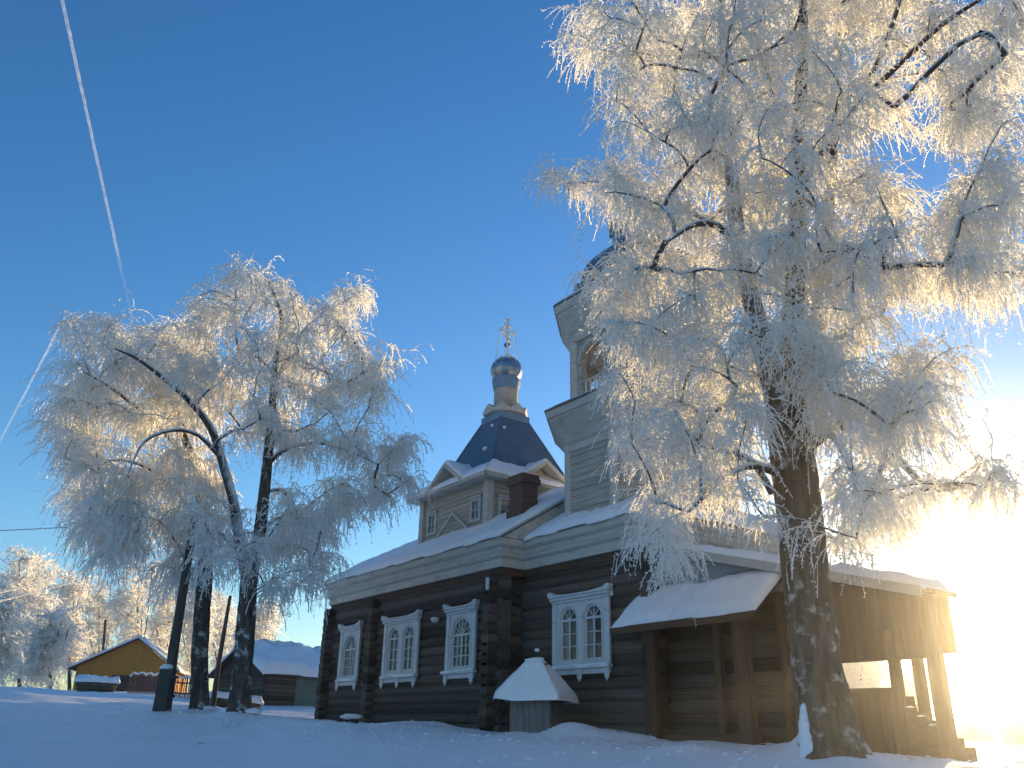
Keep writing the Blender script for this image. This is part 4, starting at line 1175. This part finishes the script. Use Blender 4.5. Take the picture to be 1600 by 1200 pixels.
    Vb, Qb = strand_mesh(hp - base, hr, spur[0], spur[1], spur[2], r)
    tw = link('frosted_twigs', npmesh('frosted_twigs', np.concatenate([Va, Vb]), np.concatenate([Qa, Qb + len(Va)])), MAT['frost'], root)
    tag(tw, kind='stuff')
    return root

D = 14.0
big_stems = [
    ([at(1305, 1200, D), at(1300, 1165, D), at(1289, 1110, D), at(1277, 1040, D), at(1267, 960, D), at(1258, 900, D), at(1246, 780, D), at(1234, 680, D), at(1228, 620, D), at(1238, 520, D), at(1243, 420, D), at(1247, 300, D), at(1250, 180, D), at(1255, 40, D), at(1250, -90, D), at(1240, -180, D)],
     [0.52, 0.44, 0.39, 0.365, 0.35, 0.345, 0.34, 0.325, 0.30, 0.17, 0.165, 0.14, 0.12, 0.09, 0.06, 0.03]),
    ([at(1226, 650, D - .05), at(1205, 590, D - .3), at(1182, 500, D - .6), at(1160, 400, D - .7), at(1148, 330, D - .7), at(1140, 220, D - .5), at(1132, 110, D - .3), at(1125, -20, D), at(1110, -150, D)], [0.26, 0.19, 0.165, 0.145, 0.13, 0.11, 0.085, 0.06, 0.03]),
    ([at(1236, 640, D + .1), at(1262, 560, D + .6), at(1282, 470, D + 1.1), at(1290, 380, D + 1.4), at(1300, 270, D + 1.5), at(1305, 150, D + 1.6), at(1310, 0, D + 1.5)], [0.22, 0.15, 0.13, 0.11, 0.09, 0.07, 0.03]),
    ([at(1246, 300, D), at(1290, 230, D - .3), at(1325, 180, D - .6), at(1400, 105, D - 1.0), at(1470, 40, D - 1.3), at(1530, 0, D - 1.6), at(1590, -40, D - 1.8)], [0.085, 0.07, 0.062, 0.052, 0.042, 0.03, 0.015]),
    ([at(1330, 175, D - .6), at(1370, 100, D - .8), at(1400, 20, D - 1), at(1420, -70, D - 1)], [0.06, 0.05, 0.04, 0.02]),
    ([at(1150, 380, D - .7), at(1120, 352, D - 1.2), at(1085, 350, D - 1.6), at(1040, 378, D - 2.0)], [0.075, 0.065, 0.055, 0.03]),
    ([at(1206, 735, D - .1), at(1180, 728, D - .5), at(1150, 735, D - .9), at(1100, 775, D - 1.4), at(1075, 800, D - 1.6)], [0.075, 0.06, 0.05, 0.04, 0.02]),
    ([at(1206, 770, D - .1), at(1180, 725, D - .4), at(1150, 708, D - .6), at(1120, 706, D - .8)], [0.06, 0.05, 0.04, 0.02]),
    ([at(1250, 690, D + .2), at(1300, 680, D - .4), at(1330, 730, D - .9), at(1370, 770, D - 1.2)], [0.07, 0.055, 0.045, 0.02]),
    ([at(1262, 700, D), at(1340, 650, D + .6), at(1420, 735, D + .9), at(1460, 765, D + 1), at(1510, 760, D + 1.1)], [0.09, 0.07, 0.055, 0.045, 0.02]),
    ([at(1243, 430, D), at(1310, 395, D - .8), at(1350, 385, D - 1.4), at(1400, 370, D - 2)], [0.08, 0.06, 0.05, 0.02]),
]
big_blobs = [(950, 60, 70, 60), (1050, 50, 100, 80), (1180, 50, 120, 80), (1310, 50, 90, 80), (1400, 20, 60, 40), (1500, 30, 90, 45), (1565, 90, 40, 60), (1490, 140, 75, 45), (1590, 30, 50, 40), (1555, 180, 35, 40), (1585, 300, 35, 50), (1590, 430, 40, 40),
             (1020, 170, 75, 80), (1140, 180, 110, 80), (1270, 170, 90, 80), (1365, 165, 55, 55), (1470, 205, 60, 30), (1530, 290, 60, 42),
             (915, 280, 55, 40), (1005, 310, 75, 70), (1120, 310, 105, 80), (1250, 300, 110, 80), (1360, 320, 50, 60), (1490, 340, 75, 40), (1555, 405, 45, 38),
             (1000, 430, 75, 70), (1110, 430, 105, 80), (1240, 430, 110, 80), (1370, 420, 100, 60), (1480, 430, 60, 50),
             (1060, 555, 85, 70), (1170, 560, 100, 75), (1310, 550, 110, 75), (1440, 580, 70, 60),
             (1045, 680, 65, 65), (1120, 690, 55, 55), (1330, 660, 95, 70), (1430, 650, 60, 50),
             (1040, 765, 40, 45), (1095, 745, 35, 35), (1040, 845, 38, 45), (1330, 770, 60, 50), (1385, 815, 50, 40), (1318, 835, 30, 30), (1188, 800, 22, 28), (1545, 755, 50, 32), (1470, 770, 35, 25),
             (968, 465, 32, 36), (980, 525, 34, 40), (1000, 600, 40, 48), (1000, 690, 34, 42), (1150, 640, 55, 45), (1275, 610, 55, 45), (1150, 770, 30, 30), (1010, -70, 110, 70), (1150, -90, 120, 80), (1300, -90, 120, 80), (1450, -80, 100, 60), (1230, -140, 140, 50)]
make_tree('frosted_birch', 'tallest birch thick with hoar frost, standing nearest in front of the porch', big_stems, big_blobs, D, 3.6, 860, 7, 8, 5, slen=(0.28, 0.72), tlen=(0.25, 0.65), K=5, srad=0.0078, spur=(2, 0.05, 0.0115),
          axis_px=1235, half_px=440, group='birches around the church', sides=40)

_t = [o for o in S.objects if o.name == 'frosted_birch'][0]
for k_, (x_, y_, rr_) in enumerate(((1262, 1172, 0.15), (1259, 1155, 0.12), (1257, 1138, 0.10), (1256, 1122, 0.08), (1255, 1108, 0.06))):
    p = at(x_, y_, D - 0.30)
    snow_blob(_t, tuple(p - np.array(_t.location)), rr_, (0.8, 1.0, 1.5), 'plastered_snow')

D3 = 24.0
l3_stems = [
    ([at(372, 1126, D3), at(374, 1105, D3), at(378, 1050, D3), at(384, 980, D3), at(390, 900, D3), at(403, 850, D3), at(412, 780, D3), at(420, 700, D3), at(425, 640, D3), at(430, 570, D3), at(440, 500, D3), at(420, 440, D3)],
     [0.34, 0.27, 0.24, 0.23, 0.22, 0.17, 0.15, 0.13, 0.11, 0.08, 0.05, 0.02]),
    ([at(389, 905, D3), at(375, 850, D3 - .1), at(366, 790, D3 - .2), at(350, 730, D3 - .3), at(330, 670, D3 - .5), at(295, 625, D3 - .8), at(255, 590, D3 - 1.2), at(215, 560, D3 - 1.5), at(180, 545, D3 - 1.7)], [0.20, 0.15, 0.13, 0.12, 0.10, 0.085, 0.07, 0.05, 0.025]),
    ([at(423, 720, D3), at(450, 700, D3 - .3), at(500, 692, D3 - .6), at(545, 705, D3 - .9), at(590, 725, D3 - 1.1)], [0.075, 0.06, 0.055, 0.045, 0.02]),
    ([at(345, 715, D3 - .3), at(310, 680, D3 - .6), at(270, 672, D3 - .8), at(225, 690, D3 - 1), at(200, 740, D3 - 1.2)], [0.07, 0.055, 0.05, 0.04, 0.02]),
    ([at(415, 770, D3), at(440, 765, D3 + .3), at(465, 800, D3 + .5), at(500, 830, D3 + .6)], [0.055, 0.045, 0.035, 0.015]),
    ([at(428, 600, D3), at(455, 560, D3 + .4), at(505, 580, D3 + .7), at(530, 590, D3 + .9)], [0.06, 0.05, 0.04, 0.02]),
]
l3_blobs = [(392, 440, 42, 34), (350, 490, 55, 45), (440, 480, 50, 42), (545, 470, 32, 32), (500, 515, 55, 40), (572, 555, 48, 42), (425, 560, 65, 50), (350, 585, 55, 48), (505, 610, 62, 50), (575, 620, 36, 36),
            (400, 655, 55, 45), (470, 690, 45, 40), (560, 700, 55, 38), (630, 705, 38, 34), (610, 755, 42, 35), (540, 775, 50, 42), (480, 785, 45, 45), (500, 850, 40, 42), (440, 850, 40, 45), (330, 790, 38, 45), (355, 870, 36, 42), (442, 910, 26, 28), (500, 895, 22, 26),
            (255, 560, 50, 40), (300, 600, 45, 40)]
make_tree('frosted_birch', 'two-stemmed frosted birch with dark forked trunk, left of the log church', l3_stems, l3_blobs, D3, 3.0, 300, 6, 7, 8, slen=(0.3, 0.8), K=5, srad=0.0105, spur=(2, 0.065, 0.0145), axis_px=400, half_px=270,
          bark='bark_dark', group='birches around the church', sides=28)
D2 = 26.0
l2_stems = [
    ([at(310, 1120, D2), at(312, 1100, D2), at(312, 1040, D2), at(316, 960, D2), at(321, 880, D2), at(318, 800, D2), at(300, 720, D2), at(275, 640, D2), at(255, 560, D2), at(240, 510, D2)],
     [0.28, 0.235, 0.225, 0.22, 0.20, 0.17, 0.13, 0.095, 0.06, 0.025]),
    ([at(320, 840, D2), at(280, 770, D2 + .3), at(230, 730, D2 + .5), at(170, 720, D2 + .6), at(130, 760, D2 + .7)], [0.09, 0.075, 0.06, 0.04, 0.02]),
    ([at(300, 720, D2), at(240, 660, D2 - .5), at(180, 610, D2 - .8), at(130, 580, D2 - 1)], [0.08, 0.065, 0.05, 0.02]),
]
l2_blobs = [(150, 525, 45, 38), (130, 610, 50, 52), (210, 560, 55, 45), (285, 535, 50, 42), (225, 640, 55, 52), (138, 715, 44, 50), (300, 640, 55, 55), (235, 735, 60, 52), (300, 740, 50, 52), (145, 800, 52, 45), (215, 815, 55, 50), (285, 820, 45, 52), (175, 858, 40, 32), (275, 890, 36, 34), (110, 660, 28, 40)]
make_tree('frosted_birch', 'leftmost frosted birch with pale-flecked straight trunk, beside the utility pole', l2_stems, l2_blobs, D2, 3.0, 240, 6, 7, 9, slen=(0.4, 1.0), droop=0.55, K=5, srad=0.0115, spur=(2, 0.07, 0.015), axis_px=240, half_px=190,
          bark='bark_dark', group='birches around the church', sides=28)

# frosted trees farther off
def bg_tree(label, px, base_y, top_y, wpx, dist, sd, n=60, group='frosted trees in the background', lean=0, tw=5, pt=4, name='frosted_tree'):
    r = random.Random(sd)
    b = at(px, base_y, dist)
    cxm = px + lean
    mid = (base_y * 0.35 + top_y * 0.65)
    stems = [([b, at(px + lean * .4, base_y * .6 + top_y * .4, dist), at(cxm, top_y + 8, dist)], [0.16, 0.11, 0.03])]
    for k in range(3):
        s_ = r.uniform(-1, 1)
        stems.append(([at(px + lean * .2, base_y * .8 + top_y * .2, dist), at(px + s_ * wpx * .5, base_y * .5 + top_y * .5, dist + r.uniform(-2, 2)), at(px + s_ * wpx * .8, base_y * .2 + top_y * .8, dist + r.uniform(-2, 2))], [0.09, 0.07, 0.03]))
    blobs = []
    H = base_y - top_y
    for k in range(9):
        t = k / 8
        ww = wpx * (0.45 + 0.65 * math.sin(math.pi * min(1, 0.25 + t * 0.8)))
        blobs.append((cxm + r.uniform(-.35, .35) * wpx, top_y + H * (0.08 + 0.72 * t), ww * r.uniform(.5, .75), H * 0.13))
    make_tree(name, label, stems, blobs, dist, wpx / FPX * dist * 0.8, n, tw, pt, sd, slen=(0.5, 1.1), srad=0.034, spur=(1, 0.2, 0.05), tlen=(0.6, 1.4), bark='bark_dark', group=group,
              axis_px=cxm, half_px=wpx * 1.2, K=4, droop=0.2, sides=6, up=0.6)
bg_tree('broad frosted tree at the far left edge behind the snowy rise', 30, 1085, 868, 62, 80, 101, 110)
bg_tree('slender frosted tree between the far left tree and the ochre barn', 108, 1085, 905, 38, 86, 102, 70)
bg_tree('rounded frosted tree rising behind the ridge of the ochre barn', 215, 1085, 888, 52, 100, 103, 100)
bg_tree('frosted tree between the ochre barn and the dark shed', 300, 1085, 925, 44, 84, 104, 80)
bg_tree('sunlit frosted tree directly behind the dark shed', 405, 1095, 945, 42, 80, 105, 90)
bg_tree('low frosted tree at the far left behind the woodpile', 78, 1085, 960, 40, 70, 106, 70)
bg_tree('frosted tree half hidden between the slender tree and the barn gable', 155, 1085, 912, 42, 105, 111, 90)
bg_tree('frosted tree above the right slope of the barn roof', 262, 1085, 905, 42, 106, 112, 90)
bg_tree('low frosted tree cut by the left edge of the picture', -5, 1085, 930, 40, 66, 113, 80)
bg_tree('frosted tree between the two birch trunks, beyond the fence', 345, 1090, 930, 40, 100, 114, 80)
bg_tree('frosted tree showing through the left porch opening', 1335, 1140, 1010, 50, 60, 107, 80)
bg_tree('frosted tree showing past the porch stair', 1425, 1150, 1045, 50, 75, 108, 70)
bg_tree('low frosted bush at the right edge under the sun', 1592, 1172, 1108, 26, 60, 109, 40, name='frosted_bush')
bg_tree('small frosted bush on the snow right of the porch post', 1525, 1168, 1128, 24, 66, 110, 36, name='frosted_bush')

# crumbs of rime shaken onto the snow
V_, F_ = [], []
rf_ = np.random.default_rng(77)
for _ in range(1500):
    c_ = (BIG, L3, L2, ch(2, -4), ch(7, -3))[rf_.integers(0, 5)]
    x_, y_ = c_[0] + rf_.normal(0, 2.6), c_[1] + rf_.normal(0, 2.2)
    z_ = gz(x_, y_); k_ = rf_.uniform(0.012, 0.045); b_ = len(V_)
    ax = rf_.normal(0, 1, (4, 3)) * k_ * np.array([1, 1, .5])
    V_ += [tuple(np.array([x_, y_, z_ + k_ * .4]) + q_) for q_ in ax]
    F_ += [(b_, b_ + 1, b_ + 2), (b_, b_ + 2, b_ + 3), (b_, b_ + 3, b_ + 1), (b_ + 1, b_ + 3, b_ + 2)]
tag(MB().add(V_, F_).build('fallen_rime', MAT['roofsnow']), 'crumbs of rime fallen on the snow under the trees', 'rime', kind='stuff')

# ------------------------------------------------------------------ utility pole, leaning pole, wires
pz = gz(POLE[0], POLE[1])
up_ = empty('utility_pole', None, (POLE[0], POLE[1], pz))
tag(up_, 'leaning dark utility pole bound to a short thick stub, left of the birches', 'utility pole')
def rel(p, o): return tuple(np.array(p) - np.array(o))
ob = (POLE[0], POLE[1], pz)
top = at(306, 800, 25.2); mid_ = at(272, 1010, 25.2)
MB().tube([rel(at(258, 1112, 25.2), ob), rel(mid_, ob), rel(top, ob)], [0.15, 0.135, 0.10], 12).build('pole', MAT['pole'], up_, True)
s0, s1 = np.array(rel(at(249, 1122, 25.1), ob)), np.array(rel(at(263, 1046, 25.1), ob))
MB().bar(s0, s1, 0.34, 0.30, (0, 1, 0)).build('stub', MAT['concrete'], up_, bevel=0.02)
for t_ in (0.45, 0.85):
    p = s0 + (s1 - s0) * t_
    MB().lathe([(0.24, p[2] - .03), (0.24, p[2] + .03)], p[0] + .03, p[1] + .05, 12).build('binding', MAT['iron'], up_)
snow_blob(up_, tuple(s1 + np.array([-.05, 0, .05])), 0.16, (1.1, 1, .6), 'snow_cap')
MB().bar(rel(at(293, 818, 25.2), ob), rel(at(315, 816, 25.4), ob), 0.08, 0.08).build('crossarm', MAT['pole'], up_)
for k, x_ in enumerate((292, 310)):
    p = rel(at(x_ + 3, 811, 25.3), ob)
    MB().lathe([(0.03, p[2] - .05), (0.05, p[2]), (0.04, p[2] + .06), (0.02, p[2] + .08)], p[0], p[1], 8).build('insulator', MAT['trim'], up_, True)
def wire(label, a, b, sag, r_, mat, group=None):
    pts = []
    for k in range(25):
        t_ = k / 24
        p = np.array(a) * (1 - t_) + np.array(b) * t_
        p[2] -= sag * 4 * t_ * (1 - t_)
        pts.append(p)
    o = MB().tube(pts, r_, 5).build('power_line', mat, None, True)
    return tag(o, label, 'wire', group)
wire('thin dark wire running left from the utility pole past the birch crowns', at(295, 806, 25.3), at(-160, 830, 32), 0.15, 0.011, MAT['iron'], 'overhead wires')
wire('thin dark wire running right from the utility pole to the church corner', at(313, 806, 25.3), at(522, 938, 34), 0.35, 0.011, MAT['iron'], 'overhead wires')
wire('upper of two rime-white wires crossing the far left trees', at(-160, 960, 30), at(330, 826, 42), 0.3, 0.025, MAT['rimeobj'], 'overhead wires')
wire('lower of two rime-white wires crossing the far left trees', at(-160, 972, 30), at(330, 835, 42), 0.35, 0.02, MAT['rimeobj'], 'overhead wires')
p = at(334, 1092, 33); lo = empty('leaning_pole', None, (p[0], p[1], gz(p[0], p[1]) - .1))
tag(lo, 'thin bare pole leaning beside the dark shed, behind the birch trunks', 'pole')
MB().tube([(0, 0, 0), rel(at(344, 1020, 33), p), rel(at(362, 915, 33), p)], [0.10, 0.085, 0.06], 8).build('shaft', MAT['pole'], lo, True)
p = at(160, 1060, 96); lo = empty('distant_pole', None, (p[0], p[1], gz(p[0], p[1])))
tag(lo, 'short dark post sticking up behind the ochre barn roof', 'pole')
MB().tube([(0, 0, -.3), rel(at(165, 968, 96), (p[0], p[1], gz(p[0], p[1])))], [0.14, 0.12], 8).build('shaft', MAT['pole'], lo, True)

# ------------------------------------------------------------------ barn, shed, fence and piles at the left
P1 = at(410, 1104, 45.0); z1 = gz(P1[0], P1[1]) - 0.05
shed = empty('log_shed', None, (P1[0], P1[1], z1), math.radians(43))
tag(shed, 'dark low shed with thick snow roof and faded green door, left of the church', 'shed')
SLn, SW, SH, SR = 7.0, 5.0, 1.45, 1.2
sw = empty('log_wall', shed)
for k in range(8):
    z = 0.0 + 0.19 * k
    o = log(sw, (0, 0.0, z), 1.62, 0.115); o = log(sw, (3.55, 0.0, z), SLn - 3.55, 0.115)
    o = log(sw, (0.0, 0, z + .1), SW, 0.115, True)
    o = log(sw, (0, SW, z), SLn, 0.115); o = log(sw, (SLn, 0, z + .1), SW, 0.115, True)
for o in sw.children: pass
x = 0.02
gb = empty('gable', shed)
while x < SW:
    x1 = min(x + 0.25, SW)
    f = lambda y: SH + SR * (1 - abs(2 * y / SW - 1)) + 0.02
    MB().plate([[(x, SH - .05), (x1 - .01, SH - .05), (x1 - .01, f(x1)), (x, f(x))]], lambda a, b, d: (d, a, b), -0.05, 0.0).build('plank', MAT['dark'], gb)
    x = x1
MB().box(1.62, 3.55, -0.06, 0.05, -0.1, 1.42).build('door', MAT['green'], shed)
MB().box(0, SLn, -0.12, 0.12, 1.43, 1.54).build('wall_plate', MAT['dark'], shed)
for s in (0, 1):
    y0, y1 = (-0.45, SW / 2) if s == 0 else (SW + 0.45, SW / 2)
    ze = SH + 0.06 - 0.45 * SR * 2 / SW * 0.5; zr = SH + SR + 0.1
    MB().add([(-.45, y0, ze), (SLn + .4, y0, ze), (SLn + .4, y1, zr), (-.45, y1, zr), (-.45, y0, ze + .06), (SLn + .4, y0, ze + .06), (SLn + .4, y1, zr + .06), (-.45, y1, zr + .06)],
             [(0, 1, 2, 3), (4, 7, 6, 5), (0, 4, 5, 1), (1, 5, 6, 2), (2, 6, 7, 3), (3, 7, 4, 0)]).build('roof', MAT['dark'], shed)
    qd = [(-.45, y0, ze + .065), (SLn + .4, y0, ze + .065), (SLn + .4, y1, zr + .065), (-.45, y1, zr + .065)]
    if s: qd = [qd[1], qd[0], qd[3], qd[2]]
    snow_patch('roof_snow', shed, qd, 0.34, (1, 1, 0, 1), step=0.2, seed=80 + s)

P2 = at(113, 1080, 80.0); z2 = gz(P2[0], P2[1]) - 0.3
barn = empty('ochre_barn', None, (P2[0], P2[1], z2), math.radians(12))
tag(barn, 'ochre-yellow barn with snowy gable roof and dark boarded opening', 'barn')
BW, BL, BH, BR = 7.4, 9.0, 2.15, 2.25
gp = 4.3
top_z = lambda y: BH + (BR * y / gp if y < gp else BR * (BW - y) / (BW - gp))
y = 0.0
gw = empty('gable_wall', barn)
while y < BW - 1e-3:
    y1 = min(y + 0.3, BW)
    if y < gp < y1: y1 = gp
    MB().plate([[(y, -0.6), (y1 - .012, -0.6), (y1 - .012, top_z(y1)), (y, top_z(y))]], lambda a, b, d: (a, d, b), random.uniform(-.015, .0), 0.06).build('plank', MAT['yellow'], gw)
    y = y1
x = 0.07
for k in range(22):
    MB().box(-0.03, 0.03, 0.07 + k * 0.4, 0.07 + k * 0.4 + .385, -0.6, BH - .02).build('plank', MAT['yellow'], gw)
MB().box(0.0, BW, BL, BL + .1, -0.6, BH).build('rear_wall', MAT['yellow'], barn)
MB().box(BW - .06, BW, 0.07, BL, -0.6, BH).build('side_wall', MAT['yellow'], barn)
dr = empty('boarded_opening', barn)
for k in range(6):
    MB().box(2.75, 6.3, -0.07, -0.018, 0.1 + k * .25, 0.335 + k * .25).build('board', MAT['dark'], dr)
for s in (0, 1):
    xa = -0.55 if s == 0 else BW + 0.5
    za = BH - 0.25
    zr = BH + BR + .02
    Vq = [(xa, -.5, za), (xa, BL + .3, za), (gp, BL + .3, zr), (gp, -.5, zr)]
    MB().add(Vq + [(a, b, c_ + .08) for a, b, c_ in Vq], [(0, 1, 2, 3), (4, 7, 6, 5), (0, 4, 5, 1), (1, 5, 6, 2), (2, 6, 7, 3), (3, 7, 4, 0)]).build('roof', MAT['plankh'], barn)
    qd = [(a, b, c_ + .085) for a, b, c_ in Vq]
    if s == 0: qd = [qd[1], qd[0], qd[3], qd[2]]
    snow_patch('roof_snow', barn, qd, 0.22, (1, 1, 0, 1), step=0.3, seed=90 + s)

def pile(name, label, cat, a, b, dist, r_, n, th, seed):
    rr = random.Random(seed)
    A_, B_ = at(*a, dist), at(*b, dist)
    A_[2] = gz(A_[0], A_[1]); B_[2] = gz(B_[0], B_[1])
    root = empty(name, None, tuple(A_)); tag(root, label, cat)
    d = B_ - A_; ln = np.linalg.norm(d); d /= ln
    side = np.array([-d[1], d[0], 0])
    for k in range(n):
        row = k % 3
        o = rr.uniform(0, ln * .25)
        p = d * o + side * ((k // 3) * r_ * 2) + np.array([0, 0, r_ * (0.6 + 1.7 * row)])
        MB().tube([p, p + d * (ln - o - rr.uniform(0, ln * .1))], r_ * rr.uniform(.85, 1.1), 8).build('pole_log', MAT['log'], root, True)
    wd = (n // 3 + .5) * r_ * 2
    P_ = [d * -0.1 - side * r_ * 1.5, d * (ln + .1) - side * r_ * 1.5, d * (ln + .1) + side * wd, d * -0.1 + side * wd]
    zt = np.array([0, 0, r_ * 5.0])
    snow_patch('snow_cover', root, [p + zt for p in P_], th, (1, 1, 1, 1), step=0.12, seed=seed)
    return root
pile('woodpile', 'long low woodpile under snow in front of the ochre barn', 'woodpile', (115, 1080), (182, 1083), 56.0, 0.11, 9, 0.36, 5)
pile('log_pile', 'low snow-covered pile of logs between birch trunk and dark shed', 'log pile', (325, 1098), (408, 1102), 38.0, 0.09, 9, 0.2, 6)

def fence(label, a, b, dist0, dist1, n, sd):
    rr = random.Random(sd)
    A_, B_ = at(*a, dist0), at(*b, dist1)
    A_[2] = gz(A_[0], A_[1])
    root = empty('picket_fence', None, tuple(A_)); tag(root, label, 'fence', 'picket fences by the barn')
    rel_ = lambda t_, h_: np.array([*(A_[:2] * (1 - t_) + B_[:2] * t_), 0])
    def P(t_, h_):
        q = A_[:2] * (1 - t_) + B_[:2] * t_
        return (q[0] - A_[0], q[1] - A_[1], gz(q[0], q[1]) - A_[2] + h_)
    dv = B_ - A_; dv[2] = 0; dv /= np.linalg.norm(dv); nv = np.array([-dv[1], dv[0], 0])
    for k in range(n):
        t_ = k / (n - 1)
        hh = 0.92 + 0.12 * abs(math.sin(t_ * math.pi * 4)) + rr.uniform(-.04, .04)
        a_, b_ = P(t_, -0.2), P(t_, hh)
        MB().bar(a_, (b_[0] + rr.uniform(-.03, .03), b_[1], b_[2]), 0.062, 0.025, tuple(nv)).build('picket', MAT['picket'], root)
        snow_blob(root, (b_[0], b_[1], b_[2] + .02), 0.06, (1, 1, .9), 'snow_cap')
    for h_ in (0.25, 0.75):
        for k in range(6):
            a_, b_ = np.array(P(k / 6, h_)) + nv * .04, np.array(P((k + 1) / 6, h_)) + nv * .04
            MB().bar(a_, b_, 0.04, 0.07).build('rail', MAT['picket'], root)
    return root
fence('red-brown picket fence with snow-tipped pales before the barn opening', (200, 1080), (248, 1084), 54, 52, 21, 3)
fence('red-brown picket fence continuing between two birch trunks', (262, 1088), (302, 1092), 50, 47, 18, 4)

# ------------------------------------------------------------------ contrails, high above
def contrail_mat(name, hi, gain):
    m, t, P, n, l = newmat(name)
    n.remove(P)
    out = n['Material Output']
    tc = n.new('ShaderNodeTexCoord'); sp = n.new('ShaderNodeSeparateXYZ'); l.new(tc.outputs['Generated'], sp.inputs[0])
    at_ = n.new('ShaderNodeAttribute'); at_.attribute_name = 'along'
    r = n.new('ShaderNodeValToRGB')
    e = r.color_ramp.elements
    while len(e) < len(hi): e.new(.5)
    for i, (p_, c_) in enumerate(hi): e[i].position = p_; e[i].color = (c_, c_, c_, 1)
    l.new(at_.outputs['Fac'], r.inputs[0])
    nz = n.new('ShaderNodeTexNoise'); nz.inputs['Scale'].default_value = 0.011; nz.inputs['Detail'].default_value = 4
    l.new(tc.outputs['Object'], nz.inputs['Vector'])
    m1 = n.new('ShaderNodeMapRange'); m1.inputs['From Min'].default_value = 0.3; m1.inputs['From Max'].default_value = 0.7; m1.inputs['To Min'].default_value = 0.45; m1.inputs['To Max'].default_value = 1.2
    l.new(nz.outputs['Fac'], m1.inputs['Value'])
    lw = n.new('ShaderNodeLayerWeight'); lw.inputs['Blend'].default_value = 0.5
    inv = n.new('ShaderNodeMath'); inv.operation = 'SUBTRACT'; inv.inputs[0].default_value = 1.0; l.new(lw.outputs['Facing'], inv.inputs[1])
    a1 = n.new('ShaderNodeMath'); a1.operation = 'MULTIPLY'; l.new(r.outputs[0], a1.inputs[0]); l.new(m1.outputs[0], a1.inputs[1])
    a2 = n.new('ShaderNodeMath'); a2.operation = 'MULTIPLY'; l.new(a1.outputs[0], a2.inputs[0]); l.new(inv.outputs[0], a2.inputs[1])
    a3 = n.new('ShaderNodeMath'); a3.operation = 'MULTIPLY'; a3.use_clamp = True; a3.inputs[1].default_value = gain; l.new(a2.outputs[0], a3.inputs[0])
    tr = n.new('ShaderNodeBsdfTransparent'); d = n.new('ShaderNodeBsdfTranslucent'); d.inputs['Color'].default_value = (0.9, 0.9, 0.9, 1)
    d2 = n.new('ShaderNodeBsdfDiffuse'); d2.inputs['Color'].default_value = (0.9, 0.9, 0.9, 1)
    ad = n.new('ShaderNodeAddShader'); l.new(d.outputs[0], ad.inputs[0]); l.new(d2.outputs[0], ad.inputs[1])
    mx = n.new('ShaderNodeMixShader'); l.new(a3.outputs[0], mx.inputs[0]); l.new(tr.outputs[0], mx.inputs[1]); l.new(ad.outputs[0], mx.inputs[2])
    l.new(mx.outputs[0], out.inputs['Surface'])
    return m
def contrail(label, a, b, alt, wa, wb, stops, gain):
    ra, rb_ = ray(*a), ray(*b)
    A_, B_ = ra / ra[2] * alt, rb_ / rb_[2] * alt
    n = 90
    pts, rad = [], []
    for k in range(n):
        t_ = k / (n - 1)
        pts.append(A_ * (1 - t_) + B_ * t_ + np.array([random.uniform(-2, 2), random.uniform(-2, 2), random.uniform(-2, 2)]))
        rad.append((wa * (1 - t_) + wb * t_) * random.uniform(0.92, 1.08))
    V_, Q_ = tubes_np([(np.array(pts), np.array(rad))], 28)
    me = npmesh('contrail', V_, Q_)
    at_ = me.attributes.new('along', 'FLOAT', 'POINT')
    at_.data.foreach_set('value', np.repeat(np.linspace(0, 1, n), 28).astype(np.float32))
    return tag(link('contrail', me, contrail_mat('contrail_ice', stops, gain), None, True), label, 'contrail', 'contrails in the sky')
contrail('long white contrail slanting down from the top left sky', (60, -170), (222, 570), 5000.0, 12, 16, [(0.0, 0.6), (0.25, 0.8), (0.58, 0.8), (0.64, 0.25), (0.9, 0.12), (1.0, 0.0)], 0.42)
contrail('short pale contrail low at the left edge of the sky', (107, 485), (-90, 860), 5000.0, 16, 20, [(0.0, 0.0), (0.03, 0.9), (0.35, 0.6), (0.7, 0.2), (1.0, 0.1)], 0.6)

# ------------------------------------------------------------------ frosty air
def haze():
    m = bpy.data.materials.new('frosty_air'); m.use_nodes = True
    n, l = m.node_tree.nodes, m.node_tree.links
    n.remove(n['Principled BSDF'])
    v = n.new('ShaderNodeVolumePrincipled')
    v.inputs['Color'].default_value = (0.95, 0.96, 1.0, 1)
    v.inputs['Density'].default_value = 0.0010
    v.inputs['Anisotropy'].default_value = 0.89
    l.new(v.outputs[0], n['Material Output'].inputs['Volume'])
    o = MB().box(-720, 720, -220, 920, float(max(GZ.min(), -4.0)) - 1.0, 21.6).build('haze', m)
    tag(o, kind='stuff')
haze()
